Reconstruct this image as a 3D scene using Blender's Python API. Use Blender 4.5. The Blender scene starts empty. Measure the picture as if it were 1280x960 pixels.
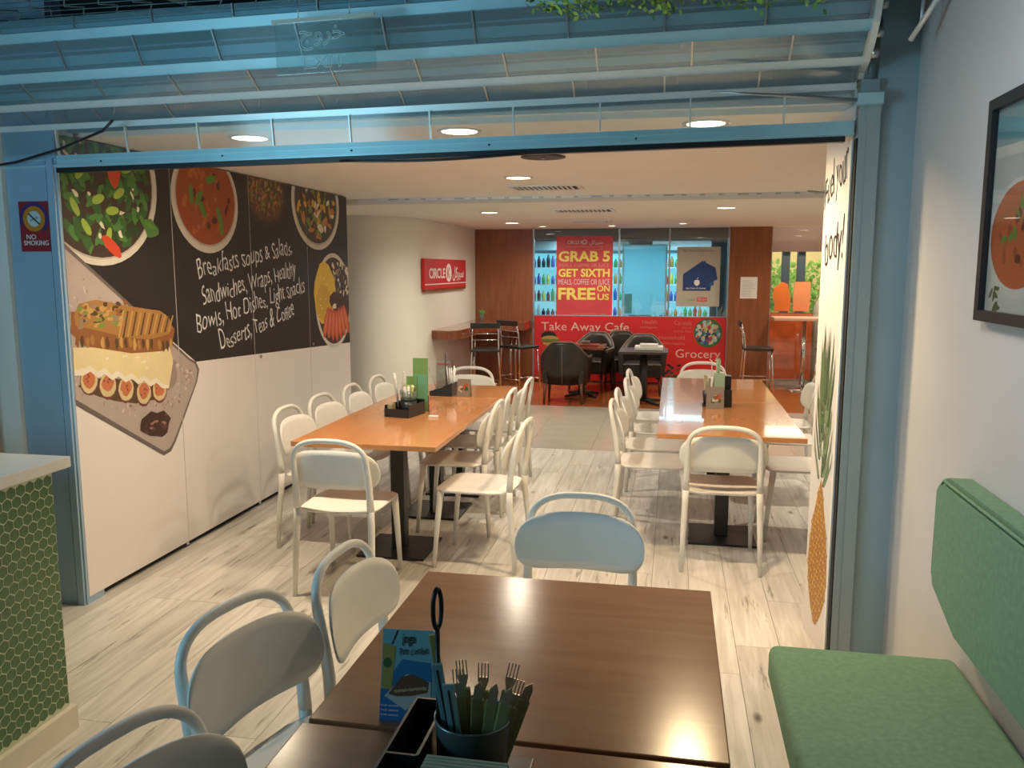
import bpy, bmesh, math, random
from mathutils import Vector, Matrix
SC = bpy.context.scene
COL = SC.collection
R = math.radians
PI = math.pi
random.seed(7)

# ---------------------------------------------------------------- camera, world, big lights, exposure
cam = bpy.data.cameras.new('camera'); cam.lens = 1040/1280*36; cam.sensor_width = 36; cam.clip_start = .02
camo = bpy.data.objects.new('camera', cam); COL.objects.link(camo)
camo.location = (0, 0, 1.64); camo.rotation_euler = (PI/2-.1375, 0, .19)
SC.camera = camo
SC.view_settings.view_transform = 'Standard'; SC.view_settings.look = 'None'
SC.view_settings.gamma = 1; SC.view_settings.use_curve_mapping = False
SC.view_settings.exposure = 0.0
W = bpy.data.worlds.new('world'); SC.world = W; W.use_nodes = True
W.node_tree.nodes['Background'].inputs[0].default_value = (.62, .62, .62, 1)
W.node_tree.nodes['Background'].inputs[1].default_value = .10

def area_light(name, loc, target, size, power, color, sy=None, spread=180):
    l = bpy.data.lights.new(name, 'AREA'); l.energy = power; l.color = color; l.size = size; l.spread = R(spread)
    if sy: l.shape = 'RECTANGLE'; l.size_y = sy
    o = bpy.data.objects.new(name, l); COL.objects.link(o); o.location = loc
    o.rotation_euler = (Vector(target)-Vector(loc)).to_track_quat('-Z', 'Y').to_euler()
    return o
area_light('left_cyan_light', (-2.6, .5, 1.5), (-.9, 3.4, 2.3), .9, 30, (.33, .76, 1.0), .7)  # cyan light from the left; its source is out of view
area_light('shutter_fill_light', (-2.3, 1.5, 1.95), (-.5, 3.3, 2.55), 1.0, 3.5, (.36, .78, 1.0), .6, 115)  # added fill that brightens the shutter; there is no menu board
area_light('right_wall_fill_light', (-.1, 1.7, 2.55), (.88, 2.1, 1.5), .8, 6.5, (.96, .96, .98), .5, 110)  # added fill aimed at the right wall and bench, no fitting behind it
area_light('shop_light', (-.6, 13.2, 2.12), (-.6, 13.2, 0), 2.6, 100, (.45, .85, 1.0), 1.2)
area_light('side_hall_light', (2.4, 14.2, 2.6), (2.4, 14.2, 0), 2.2, 110, (1, .86, .62), 1.6)
area_light('orange_panel_fill_light', (2.1, 12.35, 2.6), (1.9, 13.0, 0), .8, 50, (1, .86, .66), .3)  # added fill so the orange panels behind the glass read brighter

# ---------------------------------------------------------------- materials
MATS = {}
def mat(name, color, rough=.5, metal=0, var=0, vscale=8, stretch=(1, 1, 1), bump=0, bscale=60, emit=0, alpha=1, spec=.5, coord='Object', coat=0, trans=0):
    if name in MATS: return MATS[name]
    m = bpy.data.materials.new(name); m.use_nodes = True; nt = m.node_tree; N = nt.nodes; Lk = nt.links
    b = N['Principled BSDF']; c = tuple(color)+(1,)
    b.inputs['Base Color'].default_value = c; b.inputs['Roughness'].default_value = rough; b.inputs['Metallic'].default_value = metal
    b.inputs['Specular IOR Level'].default_value = spec; b.inputs['Coat Weight'].default_value = coat
    if emit: b.inputs['Emission Color'].default_value = c; b.inputs['Emission Strength'].default_value = emit
    if alpha < 1: b.inputs['Alpha'].default_value = alpha
    if trans: b.inputs['Transmission Weight'].default_value = trans
    tc = N.new('ShaderNodeTexCoord'); mp = N.new('ShaderNodeMapping'); mp.inputs['Scale'].default_value = stretch
    Lk.new(tc.outputs[coord], mp.inputs[0])
    nz = N.new('ShaderNodeTexNoise'); nz.inputs['Scale'].default_value = vscale; nz.inputs['Detail'].default_value = 4
    Lk.new(mp.outputs[0], nz.inputs[0])
    v = var if var else .04
    rp = N.new('ShaderNodeValToRGB'); rp.color_ramp.elements[0].position = .3; rp.color_ramp.elements[1].position = .7
    rp.color_ramp.elements[0].color = tuple(max(0, x*(1-v)) for x in color)+(1,)
    rp.color_ramp.elements[1].color = tuple(min(1, x*(1+v)) for x in color)+(1,)
    Lk.new(nz.outputs[0], rp.inputs[0]); Lk.new(rp.outputs[0], b.inputs['Base Color'])
    if bump:
        n2 = N.new('ShaderNodeTexNoise'); n2.inputs['Scale'].default_value = bscale; Lk.new(mp.outputs[0], n2.inputs[0])
        bp = N.new('ShaderNodeBump'); bp.inputs['Strength'].default_value = bump; bp.inputs['Distance'].default_value = .002
        Lk.new(n2.outputs[0], bp.inputs['Height']); Lk.new(bp.outputs[0], b.inputs['Normal'])
    MATS[name] = m; return m
def wood(name, c1, c2, rough=.35, scale=3, axis=1, coat=0, knots=False, fig=14, objrand=True, kcol=(.07, .045, .03)):
    if name in MATS: return MATS[name]
    m = bpy.data.materials.new(name); m.use_nodes = True; nt = m.node_tree; N = nt.nodes; Lk = nt.links
    b = N['Principled BSDF']; b.inputs['Roughness'].default_value = rough; b.inputs['Coat Weight'].default_value = coat
    tc = N.new('ShaderNodeNewGeometry'); oi = N.new('ShaderNodeObjectInfo')
    add = N.new('ShaderNodeVectorMath'); add.operation = 'ADD'
    mu = N.new('ShaderNodeMath'); mu.operation = 'MULTIPLY'; mu.inputs[1].default_value = 37. if objrand else 0
    Lk.new(oi.outputs['Random'], mu.inputs[0]); Lk.new(tc.outputs['Position'], add.inputs[0]); Lk.new(mu.outputs[0], add.inputs[1])
    mp = N.new('ShaderNodeMapping'); s = [fig, fig, fig]; s[axis] = 1.1; mp.inputs['Scale'].default_value = s
    Lk.new(add.outputs[0], mp.inputs[0])
    nz = N.new('ShaderNodeTexNoise'); nz.inputs['Scale'].default_value = scale; nz.inputs['Detail'].default_value = 7; nz.inputs['Distortion'].default_value = .6
    Lk.new(mp.outputs[0], nz.inputs[0])
    rp = N.new('ShaderNodeValToRGB'); rp.color_ramp.elements[0].position = .3; rp.color_ramp.elements[1].position = .68
    rp.color_ramp.elements[0].color = tuple(c1)+(1,); rp.color_ramp.elements[1].color = tuple(c2)+(1,)
    Lk.new(nz.outputs[0], rp.inputs[0])
    out = rp.outputs[0]
    if objrand:
        hs = N.new('ShaderNodeHueSaturation'); mr = N.new('ShaderNodeMapRange'); mr.inputs['To Min'].default_value = .88; mr.inputs['To Max'].default_value = 1.08
        Lk.new(oi.outputs['Random'], mr.inputs[0]); Lk.new(mr.outputs[0], hs.inputs['Value']); Lk.new(out, hs.inputs['Color']); out = hs.outputs[0]
    if knots:
        for (sc, st, lo, hi, amt) in ((2.3, (1.7, .75, 0), .03, .085, .9), (1.6, (6.5, .7, 0), .60, .67, .62)):
            m2 = N.new('ShaderNodeMapping'); m2.inputs['Scale'].default_value = st; Lk.new(add.outputs[0], m2.inputs[0])
            if lo < .5:
                vv = N.new('ShaderNodeTexVoronoi'); vv.inputs['Scale'].default_value = sc; Lk.new(m2.outputs[0], vv.inputs[0]); src = vv.outputs['Distance']
            else:
                vv = N.new('ShaderNodeTexNoise'); vv.inputs['Scale'].default_value = sc*1.6; vv.inputs['Detail'].default_value = 6; vv.inputs['Roughness'].default_value = .65; Lk.new(m2.outputs[0], vv.inputs[0]); src = vv.outputs[0]
            rr = N.new('ShaderNodeMapRange'); rr.inputs['From Min'].default_value = lo; rr.inputs['From Max'].default_value = hi
            rr.inputs['To Min'].default_value = amt if lo < .5 else 0; rr.inputs['To Max'].default_value = 0 if lo < .5 else amt
            Lk.new(src, rr.inputs[0])
            mx = N.new('ShaderNodeMix'); mx.data_type = 'RGBA'; Lk.new(rr.outputs[0], mx.inputs[0]); Lk.new(out, mx.inputs[6]); mx.inputs[7].default_value = tuple(kcol)+(1,)
            out = mx.outputs[2]
    Lk.new(out, b.inputs['Base Color'])
    MATS[name] = m; return m
def glass(name, tint, amount=.12, rough=.03, haze=0, hz=(.5, .6, .65)):
    """thin clear sheet: see-through with a glossy face and optional milky haze"""
    if name in MATS: return MATS[name]
    m = bpy.data.materials.new(name); m.use_nodes = True; nt = m.node_tree; N = nt.nodes; Lk = nt.links
    N.remove(N['Principled BSDF']); o = N['Material Output']
    t = N.new('ShaderNodeBsdfTransparent'); t.inputs[0].default_value = tuple(tint)+(1,)
    g = N.new('ShaderNodeBsdfGlossy'); g.inputs['Roughness'].default_value = rough
    mx = N.new('ShaderNodeMixShader'); mx.inputs[0].default_value = amount; Lk.new(t.outputs[0], mx.inputs[1]); Lk.new(g.outputs[0], mx.inputs[2])
    last = mx
    if haze:
        d = N.new('ShaderNodeBsdfDiffuse'); d.inputs[0].default_value = tuple(hz)+(1,)
        m3 = N.new('ShaderNodeMixShader'); m3.inputs[0].default_value = haze; Lk.new(mx.outputs[0], m3.inputs[1]); Lk.new(d.outputs[0], m3.inputs[2]); last = m3
    Lk.new(last.outputs[0], o.inputs[0]); MATS[name] = m; return m

M = dict(
 chair=mat('chair_plastic', (.78, .755, .70), .42, spec=.4),
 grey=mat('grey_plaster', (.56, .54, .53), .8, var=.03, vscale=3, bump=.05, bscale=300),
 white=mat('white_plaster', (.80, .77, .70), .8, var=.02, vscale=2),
 ceil=mat('ceiling_paint', (.80, .77, .72), .85, var=.02, vscale=2),
 panel=mat('laminate_panel', (.76, .71, .69), .5, var=.02, vscale=2),
 bluep=mat('blue_paint', (.30, .43, .56), .5, var=.08, vscale=3),
 greyp=mat('grey_blue_paint', (.34, .40, .40), .5, var=.05, vscale=3),
 alu=mat('powder_coated_aluminium', (.50, .74, .80), .35, metal=.3),
 aluw=mat('pale_aluminium', (.78, .80, .78), .35, metal=.3),
 dark=mat('dark_gap', (.012, .012, .014), .8),
 black=mat('black_metal', (.02, .02, .022), .4, metal=.2),
 bplastic=mat('black_plastic', (.018, .018, .02), .35),
 chrome=mat('chrome', (.75, .75, .75), .12, metal=1),
 mesh=mat('mesh_metal', (.16, .23, .25), .5, metal=.5),
 green=mat('green_upholstery', (.17, .30, .19), .85, var=.10, vscale=60, bump=.06, bscale=700, spec=.2),
 quartz=mat('white_stone_top', (.80, .80, .76), .3, var=.02, vscale=20),
 cream=mat('cream_paint', (.72, .66, .55), .6),
 hext=mat('green_hex_tile', (.06, .15, .05), .28, var=.25, vscale=6),
 grout=mat('pale_grout', (.62, .66, .48), .9),
 red=mat('red_print', (.64, .022, .022), .4, var=.05, vscale=2),
 redp=mat('poster_red', (.66, .07, .08), .4, var=.15, vscale=2),
 yel=mat('poster_yellow', (.85, .76, .16), .5),
 wht=mat('print_white', (.85, .84, .80), .5),
 pink=mat('faded_print', (.72, .30, .24), .5),
 blk=mat('mural_black', (.018, .015, .013), .45, var=.1),
 leather=mat('dark_leather', (.022, .017, .014), .38, var=.25, vscale=12, bump=.2, bscale=120),
 leatherl=mat('piping_leather', (.16, .12, .09), .45),
 tile=mat('polished_tile', (.52, .47, .40), .12, var=.05, vscale=3, coord='Generated'),
 paper=mat('paper', (.80, .78, .74), .6),
 orange=mat('orange_laminate', (.90, .20, .03), .15, var=.12, vscale=3),
 dorange=mat('dark_orange_laminate', (.62, .10, .02), .12, var=.3, vscale=5),
 steel=mat('brushed_frame', (.45, .45, .45), .3, metal=.8),
)
M['plank'] = wood('pale_oak_plank', (.50, .465, .42), (.70, .67, .625), .42, 2.2, 1, knots=True)
M['top'] = wood('cherry_tabletop', (.50, .21, .075), (.56, .25, .095), .13, 1.6, 1, fig=9, coat=.3)
M['topd'] = wood('walnut_tabletop', (.25, .105, .045), (.30, .138, .062), .2, 1.8, 0, fig=11)
M['edged'] = wood('walnut_edge', (.09, .032, .015), (.13, .05, .02), .4, 2, 0)
M['panelw'] = wood('mahogany_veneer', (.24, .075, .026), (.32, .11, .04), .25, 1.8, 2, fig=12, coat=.2)
M['barw'] = wood('bar_wood', (.20, .05, .02), (.30, .085, .03), .12, 2, 1, fig=12, coat=.5)
M['floorw'] = wood('reddish_floor_board', (.30, .095, .025), (.50, .17, .05), .16, 2.5, 0, fig=12, coat=.3)
M['clear'] = glass('shop_glass', (.93, .96, .97), .10, .02)
M['poly'] = glass('clear_polycarbonate', (.93, .96, .96), .07, .14, haze=.04)
M['polym'] = glass('tinted_polycarbonate', (.80, .86, .88), .10, .14, haze=.10)
M['polyb'] = glass('cloudy_polycarbonate', (.80, .90, .94), .12, .12, haze=.20, hz=(.35, .55, .62))
M['acryl'] = glass('sign_acrylic', (.88, .95, .95), .10, .05, haze=.08)
M['jar'] = glass('clear_plastic_cup', (.85, .88, .85), .15, .05, haze=.12)
def flat(n, c, r=.5): return mat('print_'+n, c, r)

# ---------------------------------------------------------------- mesh builder
class MB:
    def __init__(s): s.v = []; s.f = []; s.m = []; s.mi = 0; s.sm = []
    def add(s, vs, fs, smooth=False):
        o = len(s.v); s.v += [tuple(x) for x in vs]
        for f in fs: s.f.append(tuple(i+o for i in f)); s.m.append(s.mi); s.sm.append(smooth)
    def box(s, x0, x1, y0, y1, z0, z1, rot=None, pivot=None):
        v = [Vector((x, y, z)) for z in (z0, z1) for y in (y0, y1) for x in (x0, x1)]
        if rot is not None:
            p = Vector(pivot or ((x0+x1)/2, (y0+y1)/2, (z0+z1)/2)); v = [rot @ (q-p)+p for q in v]
        s.add(v, [(0, 2, 3, 1), (4, 5, 7, 6), (0, 1, 5, 4), (2, 6, 7, 3), (0, 4, 6, 2), (1, 3, 7, 5)])
    def bbox(s, x0, x1, y0, y1, z0, z1, b=.004):
        bm = bmesh.new(); bmesh.ops.create_cube(bm, size=1)
        for q in bm.verts: q.co = Vector(((x0+x1)/2+q.co.x*(x1-x0), (y0+y1)/2+q.co.y*(y1-y0), (z0+z1)/2+q.co.z*(z1-z0)))
        bmesh.ops.bevel(bm, geom=list(bm.edges), offset=b, segments=2, affect='EDGES', profile=.6)
        bm.verts.index_update(); s.add([q.co.copy() for q in bm.verts], [[q.index for q in f.verts] for f in bm.faces]); bm.free()
    def tube(s, pts, rad, seg=10, rx=1., closed=False, caps=True):
        pts = [Vector(p) for p in pts]; n = len(pts)
        if not hasattr(rad, '__len__'): rad = [rad]*n
        T = []
        for i in range(n):
            a = pts[(i-1) % n] if closed else pts[max(i-1, 0)]; b = pts[(i+1) % n] if closed else pts[min(i+1, n-1)]
            T.append((b-a).normalized())
        up = Vector((0, 0, 1)) if abs(T[0].z) < .9 else Vector((1, 0, 0))
        u = up.cross(T[0]).normalized(); vs = []; 
        for i in range(n):
            u = (u-T[i]*u.dot(T[i])).normalized(); w = T[i].cross(u)
            for k in range(seg):
                a = 2*PI*k/seg; vs.append(pts[i]+u*math.cos(a)*rad[i]*rx+w*math.sin(a)*rad[i])
        fs = []
        for i in range(n if closed else n-1):
            j = (i+1) % n
            for k in range(seg): fs.append((i*seg+k, i*seg+(k+1) % seg, j*seg+(k+1) % seg, j*seg+k))
        s.add(vs, fs, True)
        if caps and not closed:
            o = len(s.v)-n*seg
            s.f.append(tuple(o+k for k in range(seg))[::-1]); s.m.append(s.mi); s.sm.append(False)
            s.f.append(tuple(o+(n-1)*seg+k for k in range(seg))); s.m.append(s.mi); s.sm.append(False)
    def lathe(s, prof, c=(0, 0, 0), seg=24, smooth=True):
        vs = []; n = len(prof)
        for r, z in prof:
            for k in range(seg): a = 2*PI*k/seg; vs.append((c[0]+r*math.cos(a), c[1]+r*math.sin(a), c[2]+z))
        s.add(vs, [(i*seg+k, i*seg+(k+1) % seg, (i+1)*seg+(k+1) % seg, (i+1)*seg+k) for i in range(n-1) for k in range(seg)], smooth)
        o = len(s.v)-n*seg
        if prof[0][0] > 1e-6: s.f.append(tuple(o+k for k in range(seg))[::-1]); s.m.append(s.mi); s.sm.append(False)
        if prof[-1][0] > 1e-6: s.f.append(tuple(o+(n-1)*seg+k for k in range(seg))); s.m.append(s.mi); s.sm.append(False)
    def prism(s, poly, z0, z1, ax='z', smooth=False):
        n = len(poly)
        def P(a, b, h): return {'z': (a, b, h), 'y': (a, h, b), 'x': (h, a, b)}[ax]
        s.add([P(a, b, z0) for a, b in poly]+[P(a, b, z1) for a, b in poly],
              [tuple(range(n))[::-1], tuple(range(n, 2*n))]+[(i, (i+1) % n, n+(i+1) % n, n+i) for i in range(n)], smooth)
    def build(s, name, mats, parent=None, loc=None, recalc=True):
        me = bpy.data.meshes.new(name); me.from_pydata(s.v, [], s.f)
        if not isinstance(mats, (list, tuple)): mats = [mats]
        for q in mats: me.materials.append(q)
        me.polygons.foreach_set('material_index', s.m); me.polygons.foreach_set('use_smooth', s.sm)
        if recalc:
            bm = bmesh.new(); bm.from_mesh(me); bmesh.ops.recalc_face_normals(bm, faces=bm.faces); bm.to_mesh(me); bm.free()
        me.update(); return link(name, me, parent, loc)
def link(name, data, parent=None, loc=None):
    o = bpy.data.objects.new(name, data); COL.objects.link(o)
    if parent: o.parent = parent
    if loc: o.location = loc
    return o
def tag(o, label, cat, group=None):
    o['label'] = label; o['category'] = cat
    if group: o['group'] = group
    return o
def thing(name, label, cat, loc=(0, 0, 0), rz=0, group=None):
    o = link(name, None, None, loc); o.rotation_euler = (0, 0, rz); o.empty_display_size = .1
    return tag(o, label, cat, group)
def struct(o): o['kind'] = 'structure'; return o
def one(fn, *a, **k):
    m = MB(); getattr(m, fn)(*a, **k); return m
def bx(name, ma, par, *a): return one('box', *a).build(name, ma, par)
def dup(root, loc, rz=None, label=None):
    def cp(o, par):
        c = o.copy(); COL.objects.link(c)
        if par: c.parent = par
        for ch in [q for q in CH.get(o.name, [])]: cp(ch, c)
        return c
    CH = {}
    for q in bpy.data.objects:
        if q.parent: CH.setdefault(q.parent.name, []).append(q)
    r = cp(root, None); r.location = loc
    if rz is not None: r.rotation_euler = (0, 0, rz)
    if label: r['label'] = label
    return r
def rrect(cx, cy, w, h, r, n=5):
    p = []
    for (sx, sy, a0) in ((1, 1, 0), (-1, 1, 90), (-1, -1, 180), (1, -1, 270)):
        for k in range(n+1):
            a = R(a0+90*k/n); p.append((cx+sx*(w/2-r)+r*math.cos(a), cy+sy*(h/2-r)+r*math.sin(a)))
    return p
def text(name, s, size, mtx, ma, parent=None, width=None, ext=.0006, align='LEFT', outline=0, shear=0, jitter=0, seed=1, bold=0):
    """flat lettering: local x reads along the surface, local y is up; the mesh is placed by mtx (relative to the parent)"""
    cu = bpy.data.curves.new('tmp', 'FONT'); cu.body = s; cu.size = size; cu.align_x = align; cu.resolution_u = 3; cu.shear = shear; cu.offset = -.012*size if jitter > .05 else bold*size
    if outline: cu.fill_mode = 'NONE'; cu.bevel_depth = outline; cu.bevel_resolution = 0
    else: cu.extrude = ext
    o = bpy.data.objects.new('tmp', cu); COL.objects.link(o)
    dg = bpy.context.evaluated_depsgraph_get(); me = bpy.data.meshes.new_from_object(o.evaluated_get(dg)); bpy.data.objects.remove(o)
    me.materials.clear(); me.materials.append(ma); me.name = name
    if width:
        xs = [v.co.x for v in me.vertices]; w = max(xs)-min(xs); x0 = min(xs) if align == 'LEFT' else 0
        for v in me.vertices: v.co.x = (v.co.x-x0)*width/w
    if jitter:
        rd = random.Random(seed); ph = [rd.uniform(0, 6) for _ in range(6)]
        for v in me.vertices:
            x = v.co.x/size; y = v.co.y
            v.co.y = y*(1+jitter*2.2*math.sin(x*2.9+ph[0])+jitter*1.6*math.sin(x*6.1+ph[4]))+size*jitter*(math.sin(x*5.1+ph[1])*.8+math.sin(x*11+ph[2])*.35)
            v.co.x += size*jitter*(.5*math.sin(y/size*5+ph[3]+x*2.3))
    me.transform(mtx); me.update()
    return link(name, me, parent)
def mtx(loc, ax, ay): 
    ax = Vector(ax).normalized(); ay = Vector(ay).normalized(); az = ax.cross(ay)
    m = Matrix((ax, ay, az)).transposed().to_4x4(); m.translation = Vector(loc); return m

# ================================================================ THE SETTING
XL = -2.79; YJ = 3.453; XR = .878; YB = 12.05; ZN = 2.26; ZF = 2.21
# ---- floor: planks near, polished tiles, reddish boards at the back
fl = struct(bx('floor', mat('floor_screed', (.20, .16, .12), .9), None, -4.6, 5.2, -2.5, 17, -.12, -.006))
pw, pl, g = .19, 1.62, .0011
def plank(x, y0, y1, w, cache={}):
    key = (round(y1-y0, 3), w)
    if key not in cache:
        m = MB(); h = (y1-y0)/2; m.box(-w/2+g, w/2-g, -h+g, h-g, -.0055, 0); o = m.build('plank', M['plank'], fl, (x+w/2, (y0+y1)/2, 0)); cache[key] = o.data
    else: link('plank', cache[key], fl, (x+w/2, (y0+y1)/2, 0))
n = 0
for i in range(35):
    x = -3.3+i*pw; y = .35-random.choice([0, .27, .54, .81, 1.08, 1.35])
    if x > .8: y = 3.59+random.choice([-.54, -.27, 0])
    while y < 7.45-.02:
        y0 = max(y, .35 if x < .8 else 3.46); y1 = min(y+pl, 7.45)
        if y1-y0 > .03: plank(x, y0, y1, pw)
        y += pl
tl = None
for i in range(12):
    for j in range(4):
        x0 = -3.7+i*.6; y0 = 7.455+j*.6
        if tl is None: m = MB(); m.box(.0012, .5988, .0012, .5988, -.0055, 0); t0 = m.build('tile', M['tile'], fl, (x0, y0, 0)); tl = t0.data
        else: link('tile', tl, fl, (x0, y0, 0))
bd = None
for j in range(15):
    for i in range(5):
        x0 = -4.4+i*1.7+(j % 3)*.5; y0 = 9.86+j*.146
        if bd is None: m = MB(); m.box(.001, 1.699, .001, .145, -.0055, 0); t0 = m.build('floor_board', M['floorw'], fl, (x0, y0, 0)); bd = t0.data
        else: link('floor_board', bd, fl, (x0, y0, 0))
struct(bx('trim_1', M['steel'], None, -3.3, 3.3, 7.4495, 7.4555, -.006, .0015))

# ---- ceilings
ce = struct(bx('ceiling', M['ceil'], None, -3.2, 5.2, YJ+.16, 7.25, ZN, ZN+.1))
bx('rear_ceiling', M['ceil'], ce, -4.6, 5.2, 7.25, YB+.04, ZF, ZN+.1)
tr = struct(bx('trim_2', M['aluw'], None, -2.6, 1.35, 7.20, 7.245, ZN-.022, ZN))
for k in range(26):
    bx('track_slot', M['steel'], tr, -2.5+k*.15, -2.46+k*.15+(.05 if k % 4 == 0 else 0), 7.196, 7.2, ZN-.018, ZN-.006)
# bulkhead over the opening and dark soffit edge
struct(bx('wall_front', M['ceil'], None, -3.05, .9, YJ+.12, YJ+.16, 2.285, 2.60))
struct(bx('ceiling_void', M['dark'], None, -4.2, XR, YJ+.10, YJ+.3, 2.60, 3.0))

# ---- left wall: four mural panels over a dark recess
wl = struct(bx('wall_left', M['dark'], None, XL-.12, XL-.028, 3.46, 6.93, 0, ZN))
seams = [3.46, 4.33, 5.22, 6.11, 6.93]
for a, b in zip(seams[:-1], seams[1:]):
    bx('partition_panel', M['panel'], wl, XL-.03, XL, a+.0025, b-.0025, .035, ZN-.008)
for a in (4.33, 5.22, 6.11): one('lathe', [(.012, -.01), (.012, .01)], (XL-.012, a, .025), 8).build('floor_pin', M['chrome'], wl)
for (y, z) in ((5.30, 1.04), (6.16, 1.05)):
    m = MB(); m.tube([(XL+.0015, y, z), (XL+.006, y, z)], .012, 10); m.build('door_pull', M['steel'], wl)

def clip(poly, y0, y1, z0, z1):
    for ax, lim, sg in ((0, y0, 1), (0, y1, -1), (1, z0, 1), (1, z1, -1)):
        out = []; n = len(poly)
        for i in range(n):
            a, b = poly[i], poly[(i+1) % n]; ia = (a[ax]-lim)*sg >= 0; ib = (b[ax]-lim)*sg >= 0
            if ia: out.append(a)
            if ia != ib:
                t = (lim-a[ax])/(b[ax]-a[ax]); out.append((a[0]+t*(b[0]-a[0]), a[1]+t*(b[1]-a[1])))
        poly = out
        if len(poly) < 3: return []
    return poly
rnd = random.Random(3)
def blob(cy, cz, ry, rz, n=12, j=.18, rot=0, fr=1.):
    p = []
    for k in range(n):
        a = 2*PI*k/n*fr; r = 1+rnd.uniform(-j, j); x = ry*r*math.cos(a); y = rz*r*math.sin(a)
        p.append((cy+x*math.cos(rot)-y*math.sin(rot), cz+x*math.sin(rot)+y*math.cos(rot)))
    return p
def ell(cy, cz, ry, rz, n=40): return [(cy+ry*math.cos(2*PI*k/n), cz+rz*math.sin(2*PI*k/n)) for k in range(n)]
class Print:
    """flat print on a wall plane x = X; each ink layer sits a fraction of a millimetre over the last"""
    def __init__(s, X, sg, cells, base): s.X = X; s.sg = sg; s.cells = cells; s.m = MB(); s.mats = []; s.L = base
    def p(s, poly, ma, dl=1):
        s.L += dl*.00002
        if ma not in s.mats: s.mats.append(ma)
        s.m.mi = s.mats.index(ma)
        for c in s.cells:
            q = clip(poly, *c)
            if q: s.m.add([(s.X+s.sg*s.L, a, b) for a, b in q], [tuple(range(len(q)))])
    def done(s, name, par):
        o = s.m.build(name, s.mats, par, recalc=False); return o
cells = [(a+.003, b-.003, .036, ZN-.009) for a, b in zip(seams[:-1], seams[1:])]
F = {k: flat(k, c) for k, c in dict(
 kale=(.035, .11, .022), kale2=(.07, .20, .04), kale3=(.02, .055, .015), bean=(.32, .45, .06), rim=(.62, .58, .50), rim2=(.45, .40, .34), tomato=(.60, .06, .02),
 cream=(.72, .66, .50), soup=(.32, .065, .012), soup2=(.42, .12, .02), bean2=(.10, .018, .01), leaf=(.10, .24, .03), shadow=(.05, .028, .02), grain1=(.28, .12, .05), grain2=(.45, .28, .14), grain3=(.10, .06, .03),
 veg1=(.60, .36, .05), veg2=(.50, .20, .06), veg3=(.18, .26, .05), veg4=(.06, .05, .04), chip=(.75, .50, .04), chip2=(.62, .38, .03), shrimp=(.55, .09, .03), shrimp2=(.68, .20, .08), nuts=(.28, .20, .14),
 board=(.42, .35, .32), board2=(.30, .23, .20), boarde=(.14, .11, .10), rust=(.30, .17, .12), bread=(.36, .18, .05), bread2=(.50, .30, .09), crust=(.26, .10, .03), char=(.09, .05, .02), cheese=(.72, .60, .33), cheese2=(.76, .70, .58),
 fig=(.52, .16, .07), figr=(.60, .50, .26), figs=(.16, .05, .05), jam=(.055, .022, .016), blush=(.58, .50, .47)).items()}
# black field
P = Print(XL, 1, cells, .0004)
P.p([(3.4, 3), (3.4, 1.78), (4.50, 1.09), (6.95, .995), (6.95, 3)], M['blk']); P.done('black_mural_field', wl)
# salad bowl
P = Print(XL, 1, cells, .0008); c = (3.72, 2.08)
P.p(ell(*c, .485, .425), F['rim']); P.p(ell(c[0]-.004, c[1]+.004, .455, .398), F['rim2']); P.p(ell(*c, .44, .385), F['shadow'])
for k in range(230):
    a = rnd.uniform(0, 2*PI); r = math.sqrt(rnd.random())*.94
    P.p(blob(c[0]+.43*r*math.cos(a), c[1]+.375*r*math.sin(a), rnd.uniform(.018, .05), rnd.uniform(.014, .034), 9, .45, rnd.uniform(0, 3)), F[rnd.choice(['kale', 'kale2', 'kale3', 'kale', 'kale2'])], .25)
for (y, z, a) in ((3.62, 1.84, -.9), (3.72, 1.98, .3), (3.82, 1.93, .1), (3.88, 2.02, .5), (3.55, 1.93, -1), (3.78, 1.80, 1.2), (3.95, 2.15, .2), (3.6, 2.1, .8)):
    P.p(blob(y, z, .05, .022, 12, .05, a), F['bean'], .4)
for k in range(26):
    a = rnd.uniform(0, 2*PI); r = math.sqrt(rnd.random())*.85
    P.p(blob(c[0]+.43*r*math.cos(a), c[1]+.375*r*math.sin(a), rnd.uniform(.01, .03), rnd.uniform(.008, .016), 7, .4, rnd.uniform(0, 3)), F['cream'], .25)
P.p(blob(3.85, 2.12, .05, .07, 12, .12), F['tomato']); P.p(blob(3.80, 1.75, .09, .032, 12, .1, -.6), F['tomato'])
P.p(blob(4.12, 1.86, .075, .045, 12, .25, -.4), F['kale2']); P.p(blob(4.13, 1.87, .05, .012, 9, .2, -.4), F['leaf']); P.done('salad_bowl_print', wl)
# soup bowl
P = Print(XL, 1, cells, .0008); c = (4.705, 2.05)
P.p(ell(*c, .37, .315), F['rim']); P.p(ell(c[0]+.004, c[1]+.01, .338, .288), F['rim2']); P.p(ell(c[0]+.004, c[1]+.01, .325, .275), F['soup'])
for k in range(46):
    a = rnd.uniform(0, 2*PI); r = math.sqrt(rnd.random())*.85
    P.p(blob(c[0]+.31*r*math.cos(a), c[1]+.26*r*math.sin(a), rnd.uniform(.015, .05), rnd.uniform(.01, .025), 10, .3, rnd.uniform(0, 3)), F[rnd.choice(['soup2', 'soup', 'bean2', 'soup2', 'soup2'])], .25)
for (y, z, a) in ((4.62, 2.06, .8), (4.54, 2.07, 1.6), (4.84, 1.97, -1.2), (4.86, 1.90, -1.5), (4.76, 2.18, .2), (4.65, 2.0, 2.2)):
    P.p(blob(y, z, .062, .024, 12, .12, a), F['leaf'], .4)
P.done('soup_bowl_print', wl)
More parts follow.
